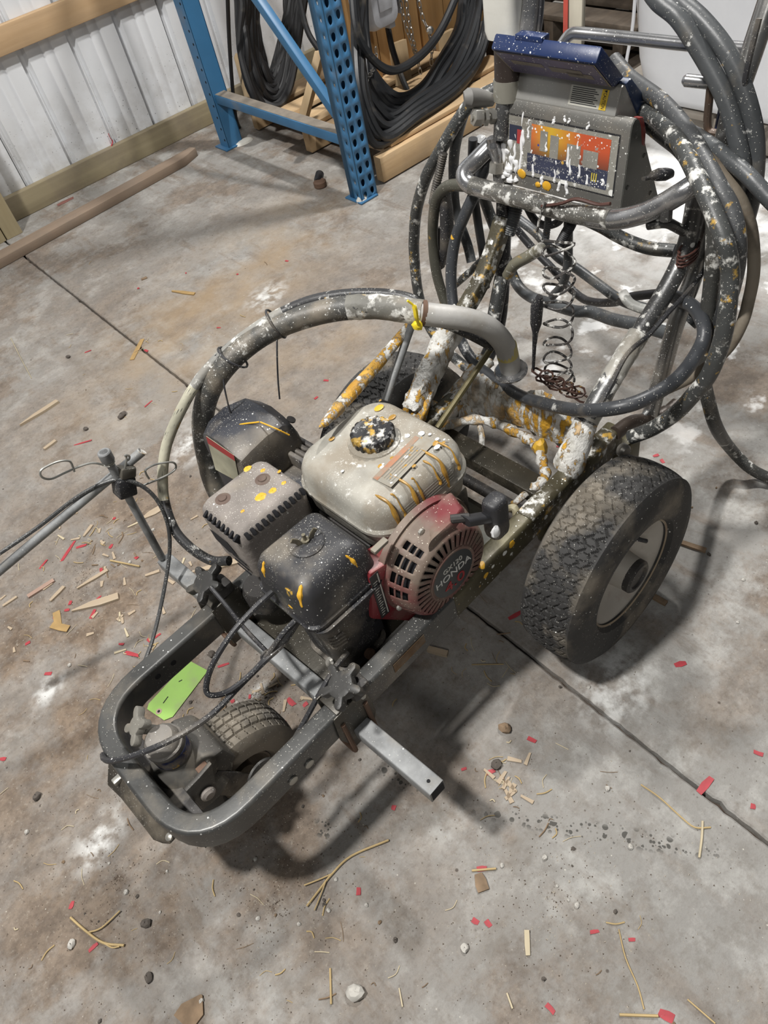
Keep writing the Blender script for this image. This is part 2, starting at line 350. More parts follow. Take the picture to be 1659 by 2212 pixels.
ob = Vector((1.652, 3.400, 0))-rack.location
pb = MB().box(ob+Vector((.0015, .036, 1.55)), (.003, .072, 3.1)).box(ob+Vector((.0785, .036, 1.55)), (.003, .072, 3.1)).box(ob+Vector((.040, .0015, 1.55)), (.078, .003, 3.1)).build('post', M_BLUE, rack)
for k in range(24): MB().lathe([(.0055, 0), (.0055, .0008)], ob+Vector((.0, .018, .04+.0508*k)), (-1, 0, 0), 10).build('slot', M_DARK, rack)
for y, xx in ((2.425, 1.66), (3.425, 1.655)):
    MB().box(Vector((xx+.018, y+.015, .004))-rack.location, (.088, .105, .006)).build('foot_plate', M_BLUE2, rack, bev=.001)
q = Vector(rack.location)
hbz = MB().bar(Vector((1.690, 2.472, .222))-q, Vector((1.690, 3.40, .222))-q, .058, .038).build('horizontal_brace', M_BLUE2, rack, bev=.003)
MB().bar(Vector((1.690, 2.480, .2415))-q, Vector((1.690, 3.395, .2415))-q, .050, .0012).jitter(.0006).build('dust_layer', flat('grey_dust', (.19, .165, .135), .95, var=.3, scale=14), hbz)
MB().bar(Vector((1.690, 2.472, 1.6))-q, Vector((1.690, 3.40, 1.6))-q, .058, .038).build('horizontal_brace', M_BLUE2, rack, bev=.003)
br = MB(); a = Vector((1.690, 2.470, .27))-q; b = Vector((1.690, 3.40, 1.18))-q
br.bar(a, b, .036, .034, up=(1, 0, 0)).build('diagonal_brace', M_BLUE, rack, bev=.004)
M_SPLAT = flat('white_splatter', (.66, .64, .58), .8)
MB().ball(Vector((1.735, 3.395, .0))-q, (.05, .028, .016), 12).build('plaster_lump', M_SPLAT, rack).data.transform(Matrix.Identity(4))
MB().ball(Vector((1.660, 2.415, .0))-q, (.028, .02, .024), 10).build('plaster_lump', M_SPLAT, rack)

# loose lumber on the floor in front of the wall
M_OLDWOOD = wood('weathered_board', (.23, .165, .115), (.30, .225, .165), 0, dirt=.5)
lb = MB(); pts = [(.10, -.078), (1.44, -.052), (1.475, -.02), (1.49, .012), (.05, .045)]
lumber = tag(MB().prism([(x, y) for x, y in ((-.6, 3.318), (1.44, 3.458), (1.535, 3.500), (1.525, 3.535), (-.6, 3.40))], (0, 0, 0), (1, 0, 0), (0, 1, 0), (0, 0, .038)).build('lumber_board', M_OLDWOOD, bev=.003),
    'long weathered brown board lying on the floor along the wall', 'board')

# ================================================================== WOODEN PALLETS, CRATE, CABLES BEHIND THE RACK
M_PAL = wood('fresh_pallet_wood', (.50, .335, .175), (.64, .46, .27), 0, dirt=.25)
M_PALY = wood('fresh_pallet_deck', (.46, .32, .19), (.60, .45, .29), 1, dirt=.30)
M_CRATE = wood('amber_crate_board', (.42, .235, .085), (.54, .33, .14), 2, dirt=.15)
pal = tag(empty('wooden_pallet', (1.80, 2.43, 0)), 'pale new wooden pallet on the floor under the big coil of black hose', 'pallet')
for y, x0 in ((.030, 0), (.545, .02), (1.02, .05)):
    MB().box((x0+.46, y, .056), (.92, .042, .098)).jitter(.002).build('stringer', M_PAL, pal, bev=.002)
for i, (y, x0, wd_) in enumerate(((.085, .075, .10), (.24, .03, .12), (.40, .06, .09), (.58, -.01, .14), (.76, .05, .10), (.95, .03, .13))):
    MB().box((x0+.45, y, .1165), (.88, wd_, .019)).jitter(.003).build('deck_board', M_PAL, pal, bev=.0015)
for x in (.16, .62, 1.1): MB().box((x*.72, .54, .097), (.10, .96, .016)).build('cross_board', M_PALY, pal)
cr = tag(empty('wooden_crate', (2.20, 3.04, .0)), 'amber wooden crate wall of upright boards behind the grey switch box', 'crate')
x = 0
for i, wd in enumerate((.14, .16, .10, .15, .13, .16, .14, .16)):
    MB().box((x+wd/2, (i % 3)*.004, .72+(.02 if i % 2 else 0)), (wd-.006, .022, 1.20)).build('board', M_CRATE, cr, bev=.0015); x += wd
for z in (.20, 1.15): MB().box((.56, .030, z), (1.14, .035, .09)).build('batten', M_PAL, cr, bev=.002)
for xx in (.02, 1.12): MB().box((xx, .07, .66), (.05, .05, 1.32)).build('corner_post', M_CRATE, cr)
def lean(a, b, wd, th, m, label, up=(1, 0, 0)):
    return tag(MB().bar(a, b, wd, th, up=up).build('leaning_board', m, bev=.002), label, 'board')
M_LEAN = wood('pale_leaning_board', (.44, .31, .17), (.56, .42, .25), 2, dirt=.3)
lean((1.8,2.93,0.164), (1.93,2.887,0.387), .085, .03, M_LEAN, 'pale board leaning behind the blue diagonal brace', up=(.4, 0, 1))
lean((1.8,3.317,0.184), (1.88,3.456,0.319), .06, .03, M_LEAN, 'narrow pale board leaning against the white wall behind the rear rack post', up=(.4, 0, 1))
lean((2.711,2.98,-0.213), (2.713,3,0.188), .11, .025, M_LEAN, 'pale board standing behind the hanging chains', up=(0, 1, 0))
lean((2.378,2.94,0.095), (2.392,2.96,0.261), .09, .025, M_LEAN, 'short pale board standing below the grey switch box', up=(0, 1, 0))
M_RUB = mat('black_rubber_cable', (.008, .008, .009), .55, 0, var=.2, dust=.05, bump=.05)
M_RUB2 = mat('black_hose_rubber', (.016, .017, .019), .40, 0, var=.2, dust=.08, bump=.05)
def coil(name, turns, m, r, label, group=None):
    """one continuous cable: every turn hangs as a long U, the tops cross over a peg above the picture"""
    pts = []
    for i, t in enumerate(turns): pts += t
    return tag(MB().tube(catmull(pts, 6), r, 8).build(name, m), label, 'hose', group)
outer = [(1.931,3.36,0.649), (1.885,3.34,0.547), (1.815,3.31,0.397), (1.782,3.28,0.218), (1.843,3.27,0.123), (1.952,3.28,0.145), (2.09,3.31,0.294), (2.197,3.34,0.451), (2.254,3.36,0.557)]
inner = [(2.053,3.44,0.61), (2.021,3.44,0.497), (1.975,3.42,0.386), (1.95,3.4,0.283), (1.96,3.39,0.212), (2.026,3.4,0.256), (2.104,3.42,0.344), (2.176,3.44,0.449), (2.225,3.44,0.56)]
tr = []
for i in range(30):
    u = (i*0.382) % 1.0; jx = random.uniform(-.014, .014)
    tr.append([(a[0]*(1-u)+b[0]*u+jx, a[1]*(1-u)+b[1]*u+random.uniform(-.03, .02), max(.10, a[2]*(1-u)+b[2]*u+jx)) for a, b in zip(outer, inner)])
coil('cable_coil', tr, M_RUB, .0150, 'coil of black cable hanging in long loops between the two blue rack posts')
tag(MB().tube(catmull([(1.75,3.138,0.699), (1.75,3.251,0.496), (1.75,3.338,0.323), (1.75,3.401,0.181), (1.78,3.49,0.063), (1.95,3.791,-0.15)]), .0085, 8).build('power_cable', M_RUB), 'single black cable hanging straight down beside the rear blue post', 'cable')

outer = [(2.071,2.74,0.675), (2.003,2.7,0.563), (1.924,2.64,0.438), (1.827,2.54,0.298), (1.826,2.47,0.13), (2.052,2.49,0.067), (2.314,2.53,0.115), (2.569,2.62,0.186), (2.733,2.7,0.339), (2.803,2.76,0.467)]
inner = [(2.169,2.8,0.644), (2.102,2.78,0.526), (2.059,2.74,0.414), (2.037,2.68,0.311), (2.09,2.64,0.209), (2.217,2.64,0.199), (2.371,2.68,0.247), (2.521,2.74,0.297), (2.627,2.78,0.365), (2.726,2.82,0.486)]
tr = []
for i in range(14):
    u = (i*0.41) % 1.0; u = .02+.96*u
    jy = random.uniform(-.03, .03); jz = random.uniform(-.008, .008)
    tr.append([(a[0]*(1-u)+b[0]*u+random.uniform(-.020, .020), a[1]*(1-u)+b[1]*u+jy*.5, max(.142+.012*(i % 4), a[2]*(1-u)+b[2]*u+jz)) for a, b in zip(outer, inner)])
coil('hose_coil', tr, M_RUB2, .0165, 'big coil of black rubber hose hanging down onto the pale wooden pallet')
tag(MB().tube(catmull([(2.029,2.7,0.674), (1.971,2.66,0.576), (1.936,2.62,0.475), (1.957,2.58,0.386), (2.038,2.57,0.322), (2.182,2.58,0.318), (2.339,2.62,0.348), (2.48,2.66,0.42), (2.608,2.7,0.509)], 8), .0165, 10).build('loose_hose', M_RUB2), 'single black hose loop hanging in front of the chains and grey box', 'hose')
tag(MB().tube(catmull([(2.03,3.1,0.588), (1.996,3.05,0.436), (2.002,3,0.352), (2.02,2.96,0.261), (2.082,2.94,0.165)], 8), .012, 8).build('loose_hose', M_RUB), 'black hose slanting behind the front blue rack post', 'hose')
tag(MB().tube(catmull([(2.329,2.93,0.34), (2.31,2.9,0.277), (2.299,2.86,0.193), (2.28,2.8,0.123), (2.298,2.76,0.045)], 8), .013, 8).build('loose_hose', M_RUB), 'short black hose running down below the grey switch box', 'hose')
# grey electrical switch box
M_BOX = flat('grey_box_plastic', (.42, .43, .46), .45); M_BOXL = flat('grey_box_lid', (.50, .51, .54), .35)
sb = tag(empty('switch_box', (2.143,2.82,0.378)), 'grey plastic electrical switch box hung on the amber crate', 'box'); o = Vector(sb.location)
bw = Vector((2.298,2.8,0.397))-Vector((2.102,2.8,0.46))
def qb(mb, x0, x1, y0, y1, z0, z1): return mb.box(((x0+x1)/2, (y0+y1)/2, (z0+z1)/2), (abs(x1-x0), abs(y1-y0), abs(z1-z0)))
qb(MB(), .045, .19, .01, .17, .03, .45).build('housing', M_BOX, sb, bev=.006)
MB().loft([[Vector((.068+a, -.045+y, .225+b)) for a, b in rrect(w_, h_, r_, 4)] for y, w_, h_, r_ in ((.07, .150, .42, .02), (.03, .150, .42, .03), (.006, .130, .40, .04), (0, .10, .36, .04))]).build('lid', M_BOXL, sb)
qb(MB(), .03, .10, -.052, -.04, .08, .40).build('lid_panel', M_BOXL, sb, bev=.004)
qb(MB(), .095, .125, -.02, .02, .0, .03).build('latch', M_BOX, sb, bev=.003)
for xx in (.15, .175): qb(MB(), xx, xx+.006, -.004, .02, .03, .45).build('rib', M_BOXL, sb)
# chains
M_CHAIN = flat('zinc_chain', (.42, .41, .39), .35, .9)
def link_mesh(l=.017, wd=.0075, r=.0021):
    p = [Vector((l*.5*s+ (wd*cos(a) if s > 0 else -wd*cos(a)), wd*sin(a)*(1 if s > 0 else -1), 0)) for s, rng in ((1, 0), (-1, 0)) for a in [(-pi/2+pi*k/5) for k in range(6)]]
    return MB().tube(p, r, 6, closed=True).mesh('link', M_CHAIN)
LINK = link_mesh()
def chain(path, label):
    P = [Vector(p) for p in catmull(path, 10)]; root = tag(empty('chain', P[-1]), label, 'chain', 'zinc chains'); d = 0; step = .025; k = 0
    for i in range(len(P)-1):
        seg = (P[i+1]-P[i]); L = seg.length; s = 0
        while d+L-s >= step:
            s += step-d; d = 0; c = P[i]+seg*(s/L); x = seg.normalized(); y = x.orthogonal().normalized(); y = y*cos(k*pi/2+.4)+x.cross(y)*sin(k*pi/2+.4); z = x.cross(y)
            o_ = obj('link', LINK, root); M = Matrix((x, y, z)).transposed().to_4x4(); M.translation = c-P[-1]; o_.matrix_local = M; k += 1
        d += L-s
chain([(2.311,2.8,0.493), (2.312,2.8,0.427), (2.323,2.8,0.355), (2.341,2.8,0.287), (2.377,2.82,0.208), (2.395,2.83,0.135)], 'zinc chain strand just right of the grey switch box')
chain([(2.332,2.79,0.488), (2.332,2.79,0.413), (2.336,2.79,0.36), (2.342,2.79,0.297), (2.368,2.81,0.235)], 'second zinc chain strand doubled beside the first, nearer the middle')
chain([(2.335,2.72,0.492), (2.342,2.72,0.433), (2.351,2.72,0.388), (2.354,2.7,0.345), (2.38,2.72,0.283), (2.385,2.74,0.201)], 'zinc chain hanging further right with a knotted shackle')
chain([(2.491,2.7,0.359), (2.445,2.7,0.329), (2.383,2.7,0.314)], 'short zinc chain tail reaching right from the shackle knot')
chain([(2.15,2.8,0.352), (2.128,2.79,0.299), (2.009,2.66,0.327), (1.937,2.6,0.332), (1.848,2.56,0.312)], 'zinc chain slanting down left below the grey box')
tag(MB().ball((2.355,2.69,0.346), (.018, .012, .014), 8).jitter(.003).build('shackle', M_CHAIN), 'bright shackle knot on the right hand chain', 'shackle')
# knob-like hose cap lying on the floor
kn = tag(empty('hose_coupling', (1.652,2.69,0), .5), 'black and rusty hose coupling lying on the floor left of the front blue post', 'coupling')
M_RUST = flat('brown_rust', (.12, .07, .045), .8); M_BLK = mat('black_plastic', (.016, .016, .018), .4, dust=.12)
MB().lathe([(.022, 0), (.027, .004), (.027, .022), (.020, .028), (.012, .028)], (-.012, -.012, 0), (0, 0, 1), 24).build('collar', M_RUST, kn)
MB().lathe([(.014, -.01), (.018, 0), (.018, .05), (.014, .054)], (.0, .0, .020), (.93, .25, .06), 20).build('barrel', M_BLK, kn)
# white bulk bag on a grey pallet, right rear
def bagmat():
    t = NT('white_bulk_bag'); c = t.mix(t.noise(6, 4, .3, .7), (.60, .61, .635), (.68, .69, .71)); t.bump(t.noise(240, 2, .3, .7, vec=t.map(scale=(1, 1, .3))), .1, .001); return t.out(c, .65)
M_BAG = bagmat(); M_GREYP = wood('weathered_grey_pallet', (.23, .205, .175), (.33, .30, .26), 1, dirt=.45)
bg = MB(); n = 28
def bagsec(z, k, grow):
    out = []
    for a, b in rrect(1.0, 1.0, .16, 8):
        x, y = a*(.50+grow)*2, b*(.50+grow)*2; out.append(Vector((3.06+x*.98, 1.33+y*1.04+.02*sin(6*z+x*5), z+.012*sin(7*y)*(k > 2))))
    return out
bag = tag(bg.loft([bagsec(z, k, g) for k, (z, g) in enumerate(((.1285, -.05), (.136, -.01), (.17, .02), (.27, .035), (.45, .04), (.70, .035), (.95, .01), (1.08, -.04), (1.12, -.12)))]).build('bulk_bag', M_BAG, ang=60), 'big white woven bulk bag standing on a grey pallet at right rear', 'bag')
MB().tube(catmull([(2.552,1.836,0.506), (2.55,1.839,0.38), (2.545,1.853,0.243), (2.54,1.805,0.201)], 6), .006, 8).build('seam', M_BAG, None)
sm_ = bpy.data.objects['seam']; sm_.parent = bag
gp = tag(empty('weathered_pallet', (2.60, 1.30, 0)), 'weathered grey pallet under the white bulk bag, dusted white', 'pallet')
for x in (.0, .50, .95): MB().box((x+.03, .05, .062), (.045, 1.34, .09)).build('stringer', M_GREYP, gp, bev=.003)
for i, y in enumerate((-.56, -.36, -.16, .06, .27, .48, .67)): MB().box((.5, y, .117), (1.06, .12, .02)).build('deck_board', M_GREYP, gp, bev=.002)
for y in (-.55, .06, .66): MB().box((.5, y, .009), (1.04, .12, .017)).build('bottom_board', M_GREYP, gp)
# grimy stack of pallets with a cast gearbox on it, behind the control box
M_DKP = wood('dark_pallet', (.040, .029, .020), (.075, .056, .039), 0, dirt=.5); M_CAST = mat('dark_cast_metal', (.022, .020, .019), .55, .3, dust=.25, bump=.3)
dp = tag(empty('dark_pallet', (2.92, 2.06, 0)), 'dark grimy pallet carrying cast machine parts behind the control box', 'pallet')
for zz in (0, .15):
    for y in (.04, .40, .76): MB().box((.45, y, zz+.062), (1.1, .05, .09)).build('stringer', M_DKP, dp, bev=.003)
    for i, x in enumerate((-.04, .16, .36, .56, .76, .95)): MB().box((x, .40, zz+.118), (.13, .90, .02)).jitter(.003).build('deck_board', M_DKP, dp, bev=.002)
gb = tag(empty('gearbox', (3.05, 2.22, .300)), 'dark cast iron gearbox lying on the grimy pallet', 'machine part')
MB().lathe([(.02, 0), (.19, 0), (.20, .02), (.20, .06), (.15, .075), (.14, .12), (.07, .13), (.065, .17), (.02, .17)], (.10, .02, .22), (-.75, -.5, .43), 36).build('flange', M_CAST, gb, bev=.002)
MB().box((.20, .12, .13), (.30, .26, .26)).jitter(.02).build('case', M_CAST, gb, bev=.03)
MB().lathe([(.07, 0), (.09, .02), (.09, .10), (.06, .12)], (.02, -.03, .10), (-.6, -.7, .2), 24).build('bearing_cap', M_CAST, gb)
for k in range(6):
    a = k*pi/3; c = Vector((.10, .02, .22))+Vector((-.75, -.5, .43)).normalized()*.075; ax = Vector((-.75, -.5, .43)).normalized(); u = ax.orthogonal().normalized(); v = ax.cross(u)
    MB().lathe([(.012, 0), (.012, .012), (.006, .014)], c+u*(.17*cos(a))+v*(.17*sin(a)), ax, 6).build('bolt', M_CAST, gb)
lean((2.72, 2.10, .02), (2.68, 2.62, .03), .10, .03, M_DKP, 'dark board lying on the floor before the grimy pallet', up=(0, 0, 1))


# ================================================================== LINE STRIPER (local axes: x to the rear, y to its left, z up)
ORG, PSI = Vector((0.726,0.804,0)), radians(3.5)
LS = tag(empty('line_striper', ORG, PSI), 'paint-spattered walk-behind line striping machine with petrol engine in the middle of the floor', 'machine')
M_FRAME = mat('grey_frame_paint', (.085, .085, .082), .38, .45, var=.25, dust=.22, dscale=10, fine=.22, white=.06, yellow=.0, bump=.08)
M_FRAMEOLD = mat('olive_grimed_frame', (.10, .088, .05), .45, .3, var=.4, dust=.3, white=.18, yellow=.10, big=.10, bump=.2)
M_GALV = mat('galvanised_steel', (.22, .225, .225), .62, .25, var=.40, vscale=22, dust=.32, dscale=12, fine=.12, white=.05)
M_CHROME = mat('scuffed_chrome', (.36, .36, .365), .24, .85, var=.25, dust=.16, white=.08, fine=.25, crust=.08, cscale=40, bump=.05)
M_SPATTUBE = mat('paint_crusted_tube', (.10, .10, .10), .40, .6, var=.3, white=.18, fine=.35, big=.06, crust=.36, ycrust=.10, yellow=.02, cscale=36, dust=.2, bump=.3)
M_CRUST = crustmat('crusted_white_yellow_paint', .52)
M_CRUSTW = crustmat('crusted_white_paint', .30)
M_CRUSTD = mat('half_crusted_frame', (.07, .06, .035), .5, .2, var=.4, white=.2, big=.10, crust=.46, ycrust=.48, cscale=34, dust=.3, bump=.6)
M_ENG = mat('dark_engine_block', (.045, .042, .040), .6, .3, dust=.35, fine=.1, bump=.3)
M_PLATE = mat('oily_engine_plate', (.05, .044, .032), .45, .3, var=.4, dust=.3, fine=.12, bump=.2)
M_TANK = mat('dirty_white_tank', (.33, .315, .275), .55, 0, var=.25, vscale=18, dust=.58, dscale=13, fine=.30, white=.05, crust=.20, cscale=38, bump=.3)
M_BLACKP = mat('dusty_black_plastic', (.030, .030, .033), .50, 0, var=.3, dust=.34, dscale=9, fine=.40, white=.10, bump=.12)
M_MUFF = mat('sooty_muffler_steel', (.23, .205, .185), .75, .1, var=.30, vscale=16, dust=.30, fine=.35, white=.04, bump=.4)
M_REDP = mat('red_shroud', (.20, .022, .028), .42, 0, var=.15, dust=.18, fine=.05)
M_TYRE = mat('tyre_rubber', (.030, .029, .028), .75, 0, var=.3, dust=.36, dscale=10, fine=.08, white=.06, bump=.3)
M_TYRE2 = mat('worn_small_tyre', (.055, .053, .050), .75, 0, var=.25, dust=.42, dscale=8, fine=.10, bump=.2)
M_RIM = mat('dusty_rim', (.40, .375, .335), .55, .10, var=.12, dust=.22, dscale=7, white=.02, rust=.2, bump=.1)
M_GREYH = mat('grey_hose_skin', (.060, .064, .067), .42, 0, var=.3, dust=.20, white=.05, fine=.16, crust=.14, ycrust=.20, cscale=40, bump=.2)
M_HOSEP = mat('paint_streaked_hose', (.045, .047, .046), .45, 0, var=.25, dust=.15, white=.08, fine=.25, crust=.40, ycrust=.42, cscale=42, bump=.3)
M_STRIPE = flat('pale_scratch', (.55, .55, .52), .6); M_STEEL = mat('zinc_bolt', (.36, .35, .32), .4, .7, dust=.3, fine=.1)
M_BLUEP = mat('blue_plastic', (.010, .024, .085), .38, 0, var=.1, white=.16, big=.04, fine=.28, bump=.08)
M_BLUEB = mat('blue_back_cover', (.022, .038, .085), .45, 0, var=.15, white=.10, bump=.05)
M_INK = flat('black_ink', (.02, .02, .022), .7); M_PAPER = mat('worn_paper_label', (.45, .44, .39), .7, 0, dust=.2, fine=.1); M_PALE = flat('pale_print', (.62, .61, .56), .6)
M_REDINK = flat('red_print', (.36, .025, .03), .5); M_BADGE = flat('badge_grey', (.045, .05, .052), .45)
M_WP = flat('wet_white_paint', (.80, .80, .80), .35); M_YP = flat('yellow_paint', (.70, .38, .03), .45); M_YB = flat('bright_yellow_paint', (.86, .66, .03), .45)
M_RUSTW = flat('red_brown_wire', (.075, .030, .022), .5)
def P(name, mb, m, parent=LS, bev=0.0, ang=35, seg=2, wn=False): return mb.build(name, m, parent, bev, ang, seg, wn)
def dustred():
    t = NT('dusty_red_cover'); c = t.mix(t.noise(12, 4, .3, .7), (.13, .020, .024), (.19, .030, .034))
    c = t.mix(t.mul(t.noise(9, 6, .34, .58), .90), c, t.mix(t.noise(30, 5, .3, .7), (.13, .105, .080), (.21, .175, .135)))
    c = t.mix(t.dots(420, .15, .42), c, (.6, .55, .45)); t.bump(t.noise(60, 5, .2, .8), .12, .002); return t.out(c, .62)
M_RED = dustred()
def railz(x): return .262+.035*(x+.4)
# ---- frame: one bent rectangular tube
path = fillet([(.19, -.162, 0), (-.862, -.162, 0), (-.862, .162, 0), (.19, .162, 0)], .105, 9)
mid = []
for a, b in zip(path, path[1:]):
    k = max(1, int((b-a).length/.03)); mid += [a.lerp(b, i/k) for i in range(k)]
mid.append(path[-1]); path = [Vector((p.x, p.y, railz(p.x)+.031)) for p in mid]
frame = P('frame', MB().rectube(path, None, (0, 0, 1), .034, .062, .007), M_FRAME, ang=50, wn=True)
def decal(name, poly, o, u, v, m, parent, d=.0006):
    u, v = Vector(u).normalized(), Vector(v).normalized(); return MB().prism(poly, o, u, v, u.cross(v)*d).build(name, m, parent)
for px in ((-.655, -.1785, railz(-.655)+.020), (-.690, -.1785, railz(-.690)+.020)):
    P('bolt_head', MB().lathe([(.0075, 0), (.0085, .001), (.0085, .0035), (.005, .005)], px, (0, -1, 0), 14), M_STEEL, frame)
for px in ((-.700, .145, railz(-.7)+.036), (-.735, .145, railz(-.735)+.036)): P('bolt_hole', MB().lathe([(.0055, 0), (.0055, .001)], px, (0, -1, 0), 14), M_DARK, frame)
# rear half of the rails carries olive grime and paint runs
for s in (-1, 1):
    P('rail_crust', MB().rectube([Vector((x, s*.162, railz(x)+.0315)) for x in [-.30+.035*i for i in range(15)]], None, (0, 0, 1), .0356, .0636, .008).jitter(.0005), M_FRAMEOLD, frame, ang=50)
    P('rail_paint_run', MB().rectube([Vector((x, s*.162, railz(x)+.0325)) for x in [-.09+.02*i for i in range(14)]], None, (0, 0, 1), .0368, .0650, .009).jitter(.0010), M_CRUSTD, frame, ang=60)
decal('warning_sticker', [(0, 0), (.075, 0), (.075, .024), (0, .024)], (-.455, -.1795, railz(-.455)+.026), (1, 0, .035), (0, 0, 1), mat('orange_sticker_remains', (.15, .075, .02), .6, var=.5, dust=.4), frame)
# front plate bolted below the nose
pq = [(-0.882,0.11,0.243), (-0.893,0.1,0.236), (-0.91,0.086,0.222), (-0.906,0.055,0.212), (-0.905,-0.049,0.212), (-0.897,-0.068,0.216), (-0.888,-0.082,0.222), (-0.877,-0.086,0.23), (-0.866,-0.086,0.243)]
fp = P('front_plate', MB().loft([[Vector(p) for p in pq], [Vector(p)+Vector((.002, 0, .005)) for p in pq]]), mat('dark_nose_plate', (.050, .044, .036), .5, .3, dust=.35, fine=.15), bev=.001)
P('bolt_head', MB().lathe([(.0065, 0), (.0065, .004), (.003, .006)], (-0.881,-0.079,0.234), (-.3, 0, .9), 12), M_STEEL, fp)
P('bolt_head', MB().box((-0.889,0.067,0.242), (.020, .012, .010)), M_STEEL, fp, bev=.002)
# ---- front caster
cas = P('caster_housing', MB().lathe([(.072, -.085), (.070, -.06), (.058, -.035), (.036, -.010), (.031, -.004), (.031, .040)], (-.795, .004, .285), (0, 0, 1), 30), mat('grimy_cast_grey', (.10, .095, .085), .6, .2, dust=.4, fine=.15), bev=0)
P('cap', MB().lathe([(.030, -.004), (.0325, .001), (.0325, .008), (.0290, .010), (.028, .018), (.022, .026), (.008, .029)], (-.797, .004, .316), (0, 0, 1), 30), mat('dusty_cap', (.20, .185, .165), .6, .1, dust=.4, white=.08, fine=.12), cas)
P('cap_sticker', MB().lathe([(.0305, 0), (.0322, .0), (.0322, .022), (.0305, .022)], (-.796, .004, .288), (0, 0, 1), 30, caps=False), mat('torn_blue_sticker', (.018, .026, .08), .5, ycrust=.38, cscale=50, dust=.62, dscale=30), cas)
bq = [(-0.819,-0.072,0.289), (-0.79,-0.072,0.292), (-0.763,-0.072,0.298), (-0.782,-0.072,0.228), (-0.791,-0.072,0.211), (-0.82,-0.072,0.209)]
P('bracket', MB().prism([(p[0], p[2]) for p in bq], (0, -.072, 0), (1, 0, 0), (0, 0, 1), (0, .008, 0)), mat('grimy_bracket', (.085, .080, .072), .6, .25, dust=.38, fine=.2), cas, bev=.002)
P('housing_shoulder', MB().loft([[Vector((-.80, y, .215)), Vector((-.795, y, .262)), Vector((-.765, y*.9, .285)), Vector((-.735, y*.8, .27)), Vector((-.725, y*.8, .22))] for y in (-.062, -.03, .03, .062)]), mat('grimy_web', (.075, .070, .062), .6, .25, dust=.38, fine=.15), cas, bev=.006)
P('pivot_bolt', MB().lathe([(.013, 0), (.013, .006), (.008, .010)], (-0.797,-0.074,0.247), (0, -1, 0), 16), M_MUFF, cas)
P('cross_plate', MB().box((-.835, -.01, .252), (.03, .27, .010)), M_ENG, cas, bev=.001)
P('clip', MB().box((-.778, -.055, .276), (.02, .014, .016)), M_RUST, cas, bev=.002)
def star(c, ax, r0, r1, h, lobes=5, n=60):
    pr = [(r0*.55, 0), (1, .0), (1, h), (r0*.55, h)]
    def fn(t, j, r, hh): return r if r < .9 else r0+(r1-r0)*max(0, cos(lobes*t))**.55 if cos(lobes*t) > 0 else r0
    return MB().lathe(pr, c, ax, n, True, fn)
kax = Vector((-.55, .25, .78)).normalized(); kc = Vector((-0.806,0.04,0.345))
st_ = P('adjuster_stem', MB().tube([kc-kax*.045, kc-kax*.004], .0055, 10).lathe([(.010, 0), (.010, .006)], kc-kax*.042, kax, 6), M_STEEL, cas)
P('star_knob', star(kc, kax, .016, .032, .014, 4).lathe([(.011, -.012), (.012, 0)], kc, kax, 16), mat('dusty_knob', (.19, .18, .155), .6, 0, dust=.4, fine=.1), cas, bev=.002)
def tyre(name, parent, c, R, bead, wid, m, tread, nth, nac, sgn=-1):
    """lathe with a groove function; axis along y"""
    prof = [(bead, -.36), (bead+.12*(R-bead), -.47), (bead+.45*(R-bead), -.50), (bead+.80*(R-bead), -.455), (bead+.93*(R-bead), -.40)]
    ac = [(-.37+.74*k/nac) for k in range(nac+1)]; full = prof+[(R-.05*R*abs(a/.42)**2.6, a) for a in ac]+[(r, -h) for r, h in reversed(prof)]
    k0 = len(prof); k1 = k0+nac
    def fn(t, j, r, h):
        return r-(tread(t, h) if k0 <= j <= k1 else 0)
    return MB().lathe([(r, h) for r, h in full], (0, 0, 0), (0, 1, 0), nth, False, lambda t, j, r, h: fn(t, j, r, h)), wid, c
def finish_tyre(args, name, m, parent):
    mb, wid, c = args; mb.v = [(v[0]+c[0], v[1]*wid+c[1], v[2]+c[2]) for v in mb.v]; return mb.build(name, m, parent, ang=28)
def tri(x): x = x % 1.0; return 4*abs(x-.5)-1
def zig(t, h):
    for k, s in enumerate((-.30, -.15, 0, .15, .30)):
        if abs(h-s-.042*tri(t/(2*pi)*46+.25*(k % 2))) < .013: return .0040
    if abs(h) < .36 and abs(((t/(2*pi)*92+h*2.2) % 1)-.5) < .07 and abs((h/.15+.5) % 1-.5) > .12: return .0025
    return 0
def blocks(t, h):
    for s in (-.235, -.075, .085, .245):
        if abs(h-s) < .016: return .0045
    tt = t/(2*pi)*40+.10*sin(h*20)
    if abs((tt % 1)-.5) < .075: return .004
    return 0
